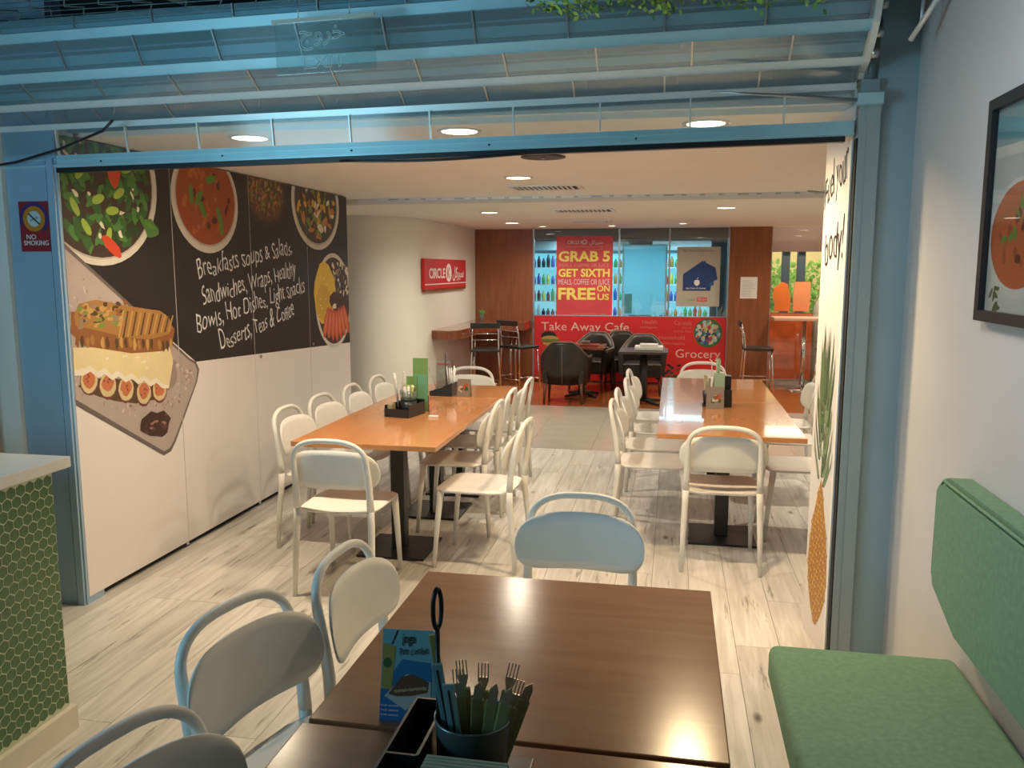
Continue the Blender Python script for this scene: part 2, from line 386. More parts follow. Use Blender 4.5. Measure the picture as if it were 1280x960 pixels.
# grain bowl (dark bowl)
P = Print(XL, 1, cells, .0008); c = (5.47, 2.16)
P.p(ell(*c, .31, .225), F['shadow']); P.p(ell(*c, .27, .195), F['grain3'])
for k in range(190):
    a = rnd.uniform(0, 2*PI); r = math.sqrt(rnd.random())*.92
    P.p(blob(c[0]+.26*r*math.cos(a), c[1]+.185*r*math.sin(a), rnd.uniform(.012, .026), rnd.uniform(.006, .012), 6, .3, rnd.uniform(0, 3)), F[rnd.choice(['grain1', 'grain2', 'grain3', 'veg3', 'crust', 'soup2'])], .25)
P.done('grain_bowl_print', wl)
# vegetable bowl
P = Print(XL, 1, cells, .0008); c = (6.31, 2.15)
P.p(ell(*c, .45, .36), F['rim']); P.p(ell(*c, .41, .325), F['rim2']); P.p(ell(*c, .395, .31), F['veg4'])
for k in range(120):
    a = rnd.uniform(0, 2*PI); r = math.sqrt(rnd.random())*.88
    P.p(blob(c[0]+.38*r*math.cos(a), c[1]+.29*r*math.sin(a), rnd.uniform(.025, .06), rnd.uniform(.012, .035), 7, .3, rnd.uniform(0, 3)), F[rnd.choice(['veg1', 'veg2', 'veg3', 'veg4', 'cream', 'veg1', 'veg4', 'char'])], .25)
P.done('vegetable_bowl_print', wl)
# crisp and shrimp plate
P = Print(XL, 1, cells, .0008); c = (6.60, 1.375)
P.p(ell(*c, .375, .395), F['rim']); P.p(ell(*c, .34, .36), F['shadow'])
for k in range(60):
    P.p(blob(6.72+rnd.uniform(-.16, .2), 1.56+rnd.uniform(-.13, .13), rnd.uniform(.02, .04), rnd.uniform(.01, .02), 6, .4, rnd.uniform(0, 3)), F[rnd.choice(['nuts', 'veg4', 'cream', 'shadow'])], .25)
P.p(blob(6.42, 1.44, .215, .25, 16, .05), F['chip']); P.p(blob(6.38, 1.36, .15, .15, 14, .1), F['chip2'])
for k in range(30): P.p(blob(6.42+rnd.uniform(-.13, .13), 1.44+rnd.uniform(-.18, .18), .012, .008, 6, .3), F[rnd.choice(['chip2', 'veg1', 'cream'])], .25)
for k in range(7):
    P.p(blob(6.43+k*.07, 1.17+.012*abs(k-3), .045, .135, 14, .06, (k-3)*.14), F['shrimp'], .5); P.p(blob(6.425+k*.07, 1.17+.012*abs(k-3), .022, .10, 12, .1, (k-3)*.14), F['shrimp2'], .5)
P.p(blob(6.60, 1.37, .085, .075, 12, .25), F['jam']); P.p(blob(6.60, 1.33, .05, .02, 8, .3), F['cream']); P.done('crisp_and_shrimp_plate_print', wl)
# board with toasted sandwich
P = Print(XL, 1, cells, .0012)
P.p([(3.4, 1.80), (4.44, 1.115), (4.50, 1.09), (4.53, 1.04), (4.50, .97), (4.25, .655), (4.20, .61), (4.13, .60), (3.4, 1.03)], F['boarde'])
P.p([(3.4, 1.775), (4.43, 1.105), (4.485, 1.08), (4.51, 1.035), (4.485, .97), (4.235, .665), (4.19, .63), (4.135, .622), (3.4, 1.06)], F['board'])
for k in range(240):
    y = rnd.uniform(3.46, 4.45); lo = 1.06-.596*(y-3.4) if y < 4.135 else .622+1.1*(y-4.135); hi = 1.75-.66*(y-3.42)
    if hi-lo < .08: continue
    P.p(blob(y, rnd.uniform(lo+.04, hi-.04), rnd.uniform(.003, .018), rnd.uniform(.002, .009), 7, .4, rnd.uniform(0, 3)), F[rnd.choice(['board2', 'rust', 'blush', 'board2', 'blush'])], .1)
P.p(blob(4.13, 1.09, .20, .10, 14, .1, -.5), F['board2']); P.p(blob(3.84, 1.01, .36, .06, 14, .12, -.20), F['char'])
for (y, z) in ((3.565, 1.095), (3.70, 1.055), (3.84, 1.015), (3.985, .975), (4.125, .97)):
    P.p(blob(y, z, .068, .07, 14, .04), F['figs']); P.p(blob(y, z+.004, .062, .062, 14, .04), F['figr']); P.p(blob(y, z+.012, .046, .044, 12, .12), F['fig'])
    for k in range(5): P.p(blob(y+rnd.uniform(-.025, .025), z+.015+rnd.uniform(-.02, .02), .006, .006, 5, .2), F['figs'], .2)
ch = [(3.47, 1.27), (4.24, 1.20), (4.265, 1.13), (4.21, .985)]+[(4.15-.052*k, 1.005+.0125*k+(.014 if k % 2 else -.012)) for k in range(13)]+[(3.465, 1.15)]
P.p([(a, b-.014) for a, b in ch], F['cheese2']); P.p([(a, b+.016) if k > 3 else (a, b) for k, (a, b) in enumerate(ch)], F['cheese'])
for k in range(18): P.p(blob(rnd.uniform(3.5, 4.2), rnd.uniform(1.10, 1.22), .012, .006, 7, .3), F['cheese2'], .2)
P.p([(3.475, 1.44), (3.46, 1.34), (3.55, 1.27), (3.9, 1.20), (4.18, 1.185), (4.27, 1.22), (4.30, 1.30), (4.2, 1.38)], F['crust'])
for k in range(22): P.p(blob(3.50+k*.036, 1.30-.0042*k+rnd.uniform(-.01, .01), .014, .030, 9, .25), F[rnd.choice(['bread', 'crust', 'char', 'bread2'])], .3)
P.p([(3.49, 1.42), (3.53, 1.475), (3.65, 1.49), (3.95, 1.44), (4.17, 1.41), (4.25, 1.37), (4.28, 1.31), (4.24, 1.275), (4.05, 1.26), (3.85, 1.29), (3.60, 1.35), (3.50, 1.37)], F['bread'])
for k in range(60): P.p(blob(rnd.uniform(3.53, 3.88), rnd.uniform(1.36, 1.465), rnd.uniform(.01, .03), rnd.uniform(.006, .016), 8, .4), F[rnd.choice(['char', 'bread2', 'nuts', 'veg3', 'crust'])], .2)
for k in range(13):
    y = 3.80+k*.036; P.p([(y, 1.29), (y+.012, 1.288), (y+.062, 1.425-.004*k), (y+.05, 1.428-.004*k)], F['char' if k % 2 else 'bread2'], .4)
P.p(blob(4.08, .79, .135, .07, 16, .18, -.15), F['jam'])
for k in range(16): P.p(blob(4.08+rnd.uniform(-.1, .1), .79+rnd.uniform(-.04, .04), .014, .008, 7, .3), F[rnd.choice(['figs', 'char', 'rust'])], .2)
P.done('sandwich_board_print', wl)
hand = mat('hand_lettering_white', (.82, .80, .78), .5)
for s, (y0, z0), (y1, z1), sd in (('Breakfasts Soups & Salads,', (4.572, 1.585), (5.841, 1.752), 1), ('Sandwiches, Wraps, Healthy', (4.609, 1.42), (5.896, 1.59), 2),
                        ('Bowls, Hot Dishes, Light Snacks', (4.534, 1.262), (6.04, 1.465), 3), ('Desserts, Teas & Coffee', (4.784, 1.128), (5.845, 1.292), 4)):
    d = Vector((0, y1-y0, z1-z0)); text('handwritten_lettering', s, .165, mtx((XL+.0017, y0, z0), d, (0, -.20, 1)), hand, wl, width=d.length, jitter=.065, seed=sd, shear=.12)

# ---- white curved wall beyond the mural
cv = [(-4.6, 8.70), (-3.6, 8.70)]+[(-3.45+.58*math.sin(R(q*6)), 9.55-.85*math.cos(R(q*6))) for q in range(0, 16)]+[(-2.87, YB+.1)]
m = MB(); n_ = len(cv); m.add([(a, b_, z) for z in (0, ZF) for a, b_ in cv], [(i, i+1, n_+i+1, n_+i) for i in range(n_-1)], True)
m.add([(-4.6, YB+.1, 0), (-4.6, YB+.1, ZF), (-2.87, YB+.1, 0), (-2.87, YB+.1, ZF), (-4.6, 8.70, 0), (-4.6, 8.70, ZF)], [(0, 2, 3, 1), (0, 1, 5, 4)])
struct(m.build('wall_left_curved', M['white'], None, recalc=False))
m = MB(); cx_ = [(a+.01, b_-.006) for a, b_ in cv]; m.add([(a, b_, z) for z in (ZF-.022, ZF-.004) for a, b_ in cx_], [(i, i+1, n_+i+1, n_+i) for i in range(n_-1)], True); struct(m.build('trim_3', M['ceil'], None, recalc=False))
# hidden closing walls so the room is shut
struct(bx('wall_side', M['white'], None, -4.62, -4.6, 6.9, 9, 0, ZN))
struct(bx('wall_right_far', M['white'], None, 3.3, 3.4, 3.6, 12.0, 0, ZN))

# ---- front pillars of the opening
jl = struct(bx('wall_front_left', M['bluep'], None, -3.06, XL-.002, YJ-.005, YJ+.12, 0, 3.0))
bx('jamb_edge', M['bluep'], jl, -2.835, -2.80, YJ-.018, YJ-.006, .0, 2.14)
bx('jamb_groove', M['dark'], jl, -2.842, -2.836, YJ-.012, YJ-.006, .0, 2.14)
struct(bx('wall_left_front', M['white'], None, -3.95, -3.062, YJ-.03, YJ+.1, 0, 3.0))
struct(bx('door_1', M['black'], None, -3.72, -3.225, YJ-.06, YJ-.031, 0, 2.2))
jr = struct(bx('wall_front_right', mat('blue_grey_paint', (.33, .44, .47), .5, var=.06, vscale=3), None, .737, XR+.02, YJ, YJ+.12, 0, 3.0))
bx('jamb_post', M['greyp'], jr, .672, .736, YJ-.03, YJ+.06, 0, 2.34)
bx('jamb_flange', M['greyp'], jr, .70, .745, YJ-.036, YJ-.031, 0, 2.30)
mr = struct(bx('wall_right_mural', M['panel'], None, .655, .80, 3.50, 3.86, 0, ZN))
pv_ = Vector((.655, 3.50, 0)); mr.matrix_world = Matrix.Translation(Vector((.664, 3.482, 0))) @ Matrix.Rotation(R(5.5), 4, 'Z') @ Matrix.Translation(-pv_)
struct(bx('wall_right_pier', M['panel'], None, .70, .93, 3.58, 3.90, 0, ZN))
bx('panel_edge', M['wht'], mr, .648, .6545, 3.49, 3.512, 0, 2.13)
bx('panel_gap', M['dark'], jr, .667, .6715, 3.43, 3.47, 0, 2.13)
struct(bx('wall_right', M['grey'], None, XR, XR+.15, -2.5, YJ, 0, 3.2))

# pineapple print
pc = [(3.516, 3.858, .01, ZN-.01)]
P = Print(.655, -1, pc, .0006)
for k, c in (('pine1', (.55, .24, .04)), ('pine2', (.68, .38, .08)), ('pine3', (.22, .11, .03)), ('pleaf', (.10, .16, .07)), ('pleaf2', (.20, .27, .14)), ('pleaf3', (.05, .09, .04))): F[k] = flat(k, c)
cy = 3.685
P.p([(cy+.145*math.sin(PI*min(1, t*1.0)**.75)*(1 if sg > 0 else -1)*(1 if t < 1 else 0), .09+.66*t) for sg, ts in ((1, [i/14 for i in range(15)]), (-1, [1-i/14 for i in range(15)])) for t in ts], F['pine1'])
for r in range(26):
    z = .72-r*.0243; t = (z-.09)/.66; w = .145*math.sin(PI*t**.75)
    for q in range(-4, 5):
        y = cy+q*.036+(.018 if r % 2 else 0)
        if abs(y-cy) > w: continue
        P.p([(y-.018, z), (y, z-.017), (y+.018, z), (y, z+.017)], F['pine3'], .05); P.p([(y-.013, z+.002), (y, z-.010), (y+.013, z+.002), (y, z+.014)], F['pine2' if (r+q) % 3 else 'pine1'], .05)
for k in range(46):
    z = .72+k*.0085; a = rnd.uniform(-1, 1); h = rnd.uniform(.12, .22)+k*.0035; wd = .012+.006*rnd.random(); lean = a*(.12-.0018*k)
    P.p([(cy+a*.05-wd, z), (cy+a*.05+wd, z), (cy+a*.05+lean*.8+wd*.7, z+h*.6), (cy+a*.05+lean, z+h), (cy+a*.05+lean*.8-wd*.7, z+h*.6)], F[rnd.choice(['pleaf', 'pleaf2', 'pleaf3'])], .3)
P.done('pineapple_print', mr)
dk = mat('hand_lettering_black', (.03, .03, .03), .5)
text('handwritten_lettering', 'Fuel your', .22, mtx((.6535, 3.845, 1.90), (0, -1, .32), (0, .1, 1)), dk, mr, width=.33, jitter=.06, seed=5, shear=.1)
text('handwritten_lettering', 'body!', .22, mtx((.6535, 3.80, 1.66), (0, -1, .12), (0, .1, 1)), dk, mr, width=.26, jitter=.06, seed=6, shear=.1)

# ---- dark mesh ceiling over the foreground
cf = struct(bx('ceiling_front', M['dark'], None, -4.2, XR, -2.5, YJ+.12, 3.0, 3.1))
m = MB()
ZM = 2.66
for i in range(34):
    x0 = -4.0+i*.15
    pts = []
    for k in range(44):
        y = .8+k*.056; pts.append((x0+(.022 if k % 2 else -.022), y, ZM+(.012 if k % 2 else 0)))
    m.tube(pts, .0035, 4, caps=False)
for k in range(44):
    y = .8+k*.056; pts = []
    for i in range(68): pts.append((-4.0+i*.075, y+(.018 if (i % 2) else -.012), ZM+(.01 if i % 2 else 0)))
    m.tube(pts, .0022, 3, caps=False)
me_ = m.build('mesh_grille', M['mesh'], cf, recalc=False); me_['kind'] = 'stuff'
for (a, b) in (((-2.25, 2.3, ZM+.02), (-1.86, 3.3, ZM+.02)), ((-.9, 1.6, ZM+.02), (-.6, 3.3, ZM+.02))):
    m = MB(); m.tube([a, b], .012, 4); m.build('ceiling_runner', M['mesh'], cf)

# ================================================================ ROLLER SHUTTER
sh = thing('roller_shutter', 'raised see-through roller shutter with pale blue aluminium rails across the opening', 'shutter', (-1.06, YJ, 2.121))
sh.rotation_euler = (0, -.0125, 0)
X0, X1 = -2.06, 1.72      # local x
prof = [(0, 0), (0, .055), (-.012, .165), (-.02, .19), (-.09, .235), (-.11, .262), (-.205, .325), (-.225, .362), (-.285, .465), (-.292, .505), (-.297, .552)]
def bar(name, a, b, th, ma):
    (y0, z0), (y1, z1) = a, b; d = Vector((y1-y0, z1-z0)).normalized(); nrm = Vector((d.y, -d.x))*th
    m = MB(); m.prism([(y0, z0), (y1, z1), (y1-nrm.x, z1-nrm.y), (y0-nrm.x, z0-nrm.y)], X0, X1, 'x'); return m.build(name, ma, sh)
bar('bottom_rail', prof[0], prof[1], -.03, M['alu'])
bx('rail_lip', M['alu'], sh, X0, X1, -.014, 0, .004, .012); bx('rail_lip', M['alu'], sh, X0, X1, -.006, 0, .034, .038)
bx('rubber_seal', M['bplastic'], sh, X0, X1-.03, -.004, .03, -.022, -.001)
m = MB(); m.tube([(-.35+.1*k, -.01, -.02-.012*math.sin(PI*k/8)) for k in range(9)], .006, 6); m.build('loose_seal', M['bplastic'], sh)
for k in range(5): one('tube', [(-1.5+k*.6, -.001, .022), (-1.5+k*.6, -.004, .022)], .004, 8).build('rivet', M['dark'], sh)
for i in (2, 4, 6, 8): bar('slat_rail', prof[i], prof[i+1], -.016, M['aluw' if i < 6 else 'alu'])
for i, ma in ((1, 'poly'), (3, 'polym'), (5, 'polyb'), (7, 'polyb'), (9, 'polyb')):
    (y0, z0), (y1, z1) = prof[i], prof[i+1]; nx = 11; w = .352
    for k in range(nx):
        xa = X0+.002+k*w-(.10 if i in (3, 7) else 0); xb = min(xa+w, X1-.002); xa = max(xa, X0)
        if xb-xa < .02: continue
        m = MB(); m.prism([(y0-.004, z0), (y1-.004, z1), (y1-.007, z1), (y0-.007, z0)], xa+.003, xb-.003, 'x'); m.build('pane', M[ma], sh)
        m = MB(); m.prism([(y0-.001, z0), (y1-.001, z1), (y1-.014, z1), (y0-.014, z0)], xb-.003, xb+.003, 'x'); m.build('pane_joint', M['aluw' if i == 1 else 'steel'], sh)
# the rolled-up layers behind the upper panes
for i in (5, 7, 9):
    (y0, z0), (y1, z1) = prof[i], prof[i+1]; d = Vector((y1-y0, z1-z0)); nx_ = Vector((d.y, -d.x)).normalized()*.012
    for ta, tb, ma_ in ((.14, .47, 'alu'), (.60, .66, 'bluep'), (.0, .10, 'mesh')):
        qa = (y0+d.x*ta+nx_.x, z0+d.y*ta+nx_.y); qb = (y0+d.x*tb+nx_.x, z0+d.y*tb+nx_.y)
        m = MB(); m.prism([qa, qb, (qb[0]+.004, qb[1]), (qa[0]+.004, qa[1])], X0, X1, 'x'); m.build('inner_band', M[ma_], sh)
m = MB(); m.tube([(X0, .07, .42), (X1, .07, .42)], .15, 28); m.build('shutter_roll', mat('rolled_curtain', (.16, .26, .30), .4, metal=.3), sh)
m = MB(); m.box(X0, X1, .09, .11, .17, .56); m.build('rear_curtain', mat('curtain_layer', (.25, .36, .40), .4, metal=.2), sh)
for k in range(11):
    x = X0+.30+k*.352
    m = MB(); m.tube([(x, -.02, .22), (x+.008, -.01, .27), (x-.008, .02, .31)], .005, 6); m.tube([(x+.01, -.15, .32), (x+.018, -.13, .37), (x, -.12, .42)], .005, 6); m.build('link_strap', M['steel'], sh)
gp = [(y-.004, z) for y, z in [(.0, .2), (-.012, .22), (-.095, .24), (-.17, .285), (-.23, .34), (-.28, .42), (-.305, .52), (-.31, .66)]]
m = MB(); m.prism([(y-.022, z+.0) for y, z in gp]+[(y+.022, z+.02) for y, z in gp[::-1]], X1, X1+.022, 'x'); m.build('guide_rail', M['aluw'], sh)
for k in range(4):
    y, z = gp[3+k]; one('tube', [(X1+.02, y+.03, z-.02), (X1+.045, y+.03, z-.02)], .018, 10).build('guide_roller', M['steel'], sh)
bk = struct(bx('trim_4', M['alu'], None, .655, .745, 3.38, 3.42, 2.245, 2.285))
m = MB(); m.tube([(.66, 3.40, 2.262), (.35, 3.36, 2.285), (.12, 3.33, 2.30)], [.007, .006, .003], 6); tag(m.build('shutter_lever', M['steel'], None), 'thin grey metal lever rod reaching left from the bracket on the right jamb', 'rod')
m = MB(); m.tube([(-3.2, 3.40, 2.095), (-2.95, 3.39, 2.12), (-2.7, 3.37, 2.17), (-2.45, 3.33, 2.235), (-2.38, 3.3, 2.27)], .006, 6); tag(m.build('black_cable', M['bplastic'], None), 'thin black cable hanging across the left end of the shutter', 'cable')
m = MB(); m.tube([(.78, 3.20, 2.42), (.855, 3.0, 2.58)], .010, 6); m.tube([(.80, 3.16, 2.455), (.80, 3.15, 2.54)], .006, 6); m.tube([(.80, 3.15, 2.54), (.86, 3.0, 2.59)], .006, 6)
tag(m.build('wall_bracket', M['aluw'], None), 'white angled metal bracket in the dark corner above the right jamb', 'bracket')

# exit sign
ex = thing('exit_sign', 'clear acrylic exit sign hanging in front of the raised shutter', 'sign', (-1.28, 3.02, 2.36)); ex.rotation_euler = (0, -.02, 0)
m = MB(); m.bbox(-.195, .195, -.003, .003, 0, .185, .001); exs = m.build('acrylic_sheet', M['acryl'], ex)
bx('hanging_rail', mat('sign_rail', (.55, .55, .50), .5), ex, -.205, .195, -.008, .008, .185, .197)
m = MB(); m.tube([(-.1, 0, .195), (-.1, 0, .29)], .002, 5); m.tube([(.1, 0, .195), (.1, 0, .29)], .002, 5); m.build('wire', M['steel'], ex)
eg = mat('engraved_edge', (.62, .78, .80), .4)
text('lettering', '\uFE9D\uFEED\uFEAE\uFEA7', .085, mtx((-.10, -.0045, .115), (1, 0, 0), (0, 0, 1)), eg, exs, width=.18, outline=.0012)
text('lettering', 'EXIT', .062, mtx((-.085, -.0045, .018), (1, 0, 0), (0, 0, 1)), eg, exs, width=.165, outline=.0012)

# hanging greenery at the top
m = MB(); rg = random.Random(11); m.mi = 0
for k in range(3200):
    x = rg.uniform(-.52, .47); y = rg.uniform(2.55, 3.0); z = 2.585-rg.random()**1.6*.075+.012*math.sin(x*23)-.012*(y-2.75)-.02*(x+.5); s = rg.uniform(.014, .030)
    a = rg.uniform(0, 6.3); b = rg.uniform(-.9, .9); d = Vector((math.cos(a)*math.cos(b), math.sin(a)*math.cos(b), math.sin(b)-.3)).normalized(); sd = d.cross(Vector((rg.random(), rg.random(), 1))).normalized()*s*.32
    p = Vector((x, y, z)); m.mi = rg.choice([0, 0, 1, 2]); m.add([p, p+d*s*.5+sd, p+d*s, p+d*s*.5-sd], [(0, 1, 2, 3)])
gl = m.build('moss_foliage', [mat('moss_green', (.16, .32, .05), .7), mat('moss_light', (.36, .50, .08), .7), mat('moss_dark', (.06, .14, .03), .7)], None, recalc=False); gl['kind'] = 'stuff'; tag(gl, 'green artificial moss hanging from the dark ceiling above the shutter', 'foliage')
m = MB(); m.box(-.6, .5, 2.5, 3.05, 2.60, 2.64); tag(m.build('moss_tray', M['dark'], None), 'dark tray holding the green moss under the mesh ceiling', 'tray')

# ================================================================ LIGHT FITTINGS
def spot(parent, power, col, size=125, blend=1., soft=.06, z=-.02):
    l = bpy.data.lights.new('lamp', 'SPOT'); l.energy = power; l.color = col; l.spot_size = R(size); l.spot_blend = blend; l.shadow_soft_size = soft
    o = bpy.data.objects.new('lamp', l); COL.objects.link(o); o.parent = parent; o.location = (0, 0, z); return o
WARM = (1.0, .87, .70); HOT = (1.0, .74, .42)
em = mat('lamp_glow', (1.0, .86, .62), .5, emit=7)
def downlight(x, y, z, label, power, col=WARM, r=.085, size=166):
    t = thing('ceiling_downlight', label, 'light', (x, y, z), 0, 'ceiling downlights')
    m = MB(); m.lathe([(r+.016, 0), (r+.016, -.005), (r, -.006), (r-.003, 0)], seg=28); m.build('trim_ring', M['aluw'], t)
    m = MB(); m.lathe([(r-.004, -.001), (r-.004, -.004)], seg=24); m.build('diffuser', em, t)
    spot(t, power, col, size, z=-.012); return t
DP = 115
downlight(-1.06, 5.74, ZN, 'round downlight just in front of the first air vent', DP)
downlight(-1.86, 8.45, ZF, 'round downlight on the rear ceiling near the curved white wall', DP*1.4, (1, .93, .78))
downlight(.47, 8.2, ZF, 'round downlight on the rear ceiling above the right-hand tables', DP, (1, .88, .68))
downlight(-1.75, 11.3, ZF, 'small downlight in front of the left wood panel', 60, r=.05)
downlight(-.82, 11.3, ZF, 'small downlight above the tall red poster', 60, r=.05)
downlight(-2.0, 3.78, ZN, 'left one of the three downlights just behind the shutter', DP*1.15, (1, .80, .56))
downlight(-.97, 3.78, ZN, 'middle one of the three downlights just behind the shutter', DP*.7, (1, .80, .56))
downlight(.12, 3.78, ZN, 'right one of the three downlights just behind the shutter', DP*1.5, HOT)
downlight(1.35, 5.9, ZN, 'downlight right of the right table, hidden by the pineapple wall', DP)
downlight(2.1, 8.8, ZF, 'downlight in the right rear corner of the room', DP)
downlight(.1, 10.9, ZF, 'small downlight in front of the gift card poster', 60, r=.05)
downlight(1.9, 11.0, ZF, 'added downlight above the high table, lighting the orange panels behind the glass', DP*.8)  # extra lamp, put in to reach the camera side of the orange panels
downlight(-2.0, 10.4, ZF, 'downlight over the wooden bar ledge', DP*.5)
t = thing('ceiling_speaker', 'black round recessed ceiling speaker just beyond the shutter', 'speaker', (-.73, 4.72, ZN))
m = MB(); m.lathe([(.125, 0), (.125, -.005), (.09, -.008), (.03, -.004)], seg=28); m.build('grille', M['black'], t)
m = MB(); m.lathe([(.014, -.008), (.014, -.012)], seg=10); m.build('centre_cap', M['steel'], t)
def vent(x, y, z, label, w=.55, d=.36):
    t = thing('air_vent', label, 'vent', (x, y, z), 0, 'ceiling air vents')
    m = MB()
    for a in ((-w/2, w/2, -d/2, -d/2+.035), (-w/2, w/2, d/2-.035, d/2), (-w/2, -w/2+.035, -d/2+.035, d/2-.035), (w/2-.035, w/2, -d/2+.035, d/2-.035)): m.box(*a, -.009, 0)
    m.build('frame', M['aluw'], t); bx('dark_duct', M['dark'], t, -w/2+.03, w/2-.03, -d/2+.03, d/2-.03, -.002, -.0005)
    for k in range(12):
        x0 = -w/2+.05+k*(w-.1)/12; m = MB(); m.box(x0, x0+.017, -d/2+.035, d/2-.035, -.008, -.003); m.build('louvre', M['aluw'], t)
vent(-.97, 6.45, ZN-.001, 'larger louvred air vent behind the first downlight'); vent(-.88, 8.3, ZF-.001, 'smaller louvred air vent on the rear ceiling', .6, .42); vent(-1.0, 10.2, ZF-.001, 'faint louvred air vent nearest the shop window', .5, .3)
m = MB()
for k in range(9): a = k*.5; m.tube([(1.02+.06*k, 7.0+.05*math.sin(k*2), ZN-.015), (1.07+.06*k, 7.0, ZN-.02-.01*(k % 2))], .008, 5)
tag(m.build('ceiling_track_end', M['steel'], None), 'grey metal track fittings at the right end of the ceiling', 'track')

# ================================================================ CHAIRS
def make_chair():
    t = thing('cafe_chair', '', 'chair', (0, 0, 0), 0, 'white cafe chairs')
    # seat
    m = MB(); nu, nv = 13, 13; vs = []; L = []
    for side in (1, -1):
        for j in range(nv+1):
            v = -math.cos(PI*j/nv); y = .012+v*.222
            hw = (.212-.008*(v < 0)*abs(v))*max(0, 1-abs(v)**7)**.28+.0005
            for i in range(nu+1):
                u = -math.cos(PI*i/nu); rim = max(abs(u), abs(v))
                z = (.452-.010*(1-u*u)*(1-max(0, v)**2)-.008*rim**8) if side > 0 else .428+.004*rim**4
                if side > 0 and v > .7: z -= .012*(v-.7)**2/.09
                vs.append((u*hw*(1 if side > 0 else .97), y*(1 if side > 0 else .98), z))
    W_ = nu+1; o2 = (nv+1)*W_; fs = []
    for j in range(nv):
        for i in range(nu):
            a = j*W_+i; fs.append((a, a+1, a+1+W_, a+W_)); fs.append((o2+a, o2+a+W_, o2+a+1+W_, o2+a+1))
    for i in range(nu): fs += [(i, o2+i, o2+i+1, i+1), (nv*W_+i, nv*W_+i+1, o2+nv*W_+i+1, o2+nv*W_+i)]
    for j in range(nv): fs += [(j*W_, (j+1)*W_, o2+(j+1)*W_, o2+j*W_), (j*W_+nu, o2+j*W_+nu, o2+(j+1)*W_+nu, (j+1)*W_+nu)]
    m.add(vs, fs, True); m.build('seat', M['chair'], t)
    for s in (-1, 1):
        m = MB(); m.tube([(s*.197, .225, 0), (s*.190, .205, .25), (s*.183, .185, .435)], [.0115, .0155, .020], 10); m.build('leg', M['chair'], t)
        m = MB(); m.tube([(s*.208, -.235, 0), (s*.202, -.222, .22), (s*.196, -.205, .38), (s*.194, -.204, .46)], [.0115, .0155, .0182, .0182], 10); m.build('leg', M['chair'], t)
    pts = []; rad = []
    A = [(.194, -.204, .455), (.193, -.208, .52), (.192, -.216, .58), (.191, -.226, .64), (.189, -.238, .70)]
    for p in A: pts.append(p)
    for k in range(1, 10):
        a = PI/2*k/9; pts.append((.189*(math.cos(a)**.72), -.238-.026*math.sin(a), .70+.112*(math.sin(a)**.85)))
    pts[-1] = (0, -.264, .812)
    full = pts+[(-x, y, z) for x, y, z in pts[-2::-1]]
    n = len(full); rad = [.0185-.0055*min(1, min(i, n-1-i)/6) for i in range(n)]
    m = MB(); m.tube(full, rad, 10, rx=1.0); m.build('back_frame', M['chair'], t)
    # backrest panel
    m = MB(); nu, nv = 22, 6; vs = []; Wd, H = .235, .096
    for side in (0, 1):
        for i in range(nu+1):
            u = -math.cos(PI*i/nu); h = H*max(0, 1-abs(u)**5.5)**.45+.0004
            for j in range(nv+1):
                v = -1+2*j/nv; z = .640+v*h*(1.0+(.10*(1-u*u) if v > 0 else 0))+.012*(1-u*u)
                edge = max(abs(v), abs(u)); th = .0065*(1-edge**6*.5)
                y = -.198-(z-.56)*.18+.042*u*u+(th if side else -th)
                vs.append((u*Wd, y, z))
    W_ = nv+1; o2 = (nu+1)*W_; fs = []
    for i in range(nu):
        for j in range(nv):
            a = i*W_+j; fs.append((a, a+1, a+1+W_, a+W_)); fs.append((o2+a, o2+a+W_, o2+a+1+W_, o2+a+1))
        fs += [(i*W_, (i+1)*W_, o2+(i+1)*W_, o2+i*W_), (i*W_+nv, o2+i*W_+nv, o2+(i+1)*W_+nv, (i+1)*W_+nv)]
    for j in range(nv): fs += [(j, o2+j, o2+j+1, j+1), (nu*W_+j, nu*W_+j+1, o2+nu*W_+j+1, o2+nu*W_+j)]
    m.add(vs, fs, True); m.build('backrest', M['chair'], t)
    return t
ch0 = make_chair()
chairs = [  # x, y, facing (0 = away from camera, +90 = facing left, -90 = facing right, 180 = towards camera), label
 (-1.63, 3.98, 0, 'white chair at the near end of the left table, its back to us'),
 (-1.03, 4.46, 88, 'white chair pulled out sideways at the near right corner of the left table'),
 (-1.315, 5.05, 91, 'second chair along the right side of the left table, tucked under'),
 (-1.33, 5.58, 90, 'third chair along the right side of the left table'),
 (-1.31, 6.17, 90, 'farthest chair along the right side of the left table'),
 (-2.02, 4.61, -90, 'nearest chair on the mural side of the left table'),
 (-2.02, 5.10, -92, 'second chair on the mural side of the left table'),
 (-2.00, 5.60, -88, 'third chair on the mural side of the left table'),
 (-1.99, 6.10, -90, 'farthest chair on the mural side of the left table, mostly hidden by the green card'),
 (-1.66, 6.54, 180, 'chair at the far end of the left table, facing us'),
 (.29, 4.695, 0, 'white chair at the near end of the right table, its back to us'),
 (-.10, 5.22, -90, 'nearest chair on the left side of the right table'),
 (-.10, 5.72, -90, 'second chair on the left side of the right table'),
 (-.07, 6.28, -90, 'third chair on the left side of the right table'),
 (-.08, 6.84, -92, 'farthest chair on the left side of the right table'),
 (.28, 7.28, 180, 'chair at the far end of the right table, facing us'),
 (.80, 5.28, 92, 'nearest chair on the right side of the right table, partly behind the pineapple wall'),
 (.85, 6.10, 90, 'second chair on the right side of the right table'),
 (.87, 6.72, 90, 'farthest chair on the right side of the right table'),
 (-.31, 2.715, 180, 'chair facing us at the far side of the dark foreground table'),
 (-.69, 2.22, -93, 'farther chair on the left side of the dark foreground table'),
 (-.805, 1.745, -104, 'middle chair on the left side of the foreground tables'),
 (-.715, 1.165, -104, 'nearest chair, only its top loop showing at the lower left of the foreground tables'),
]
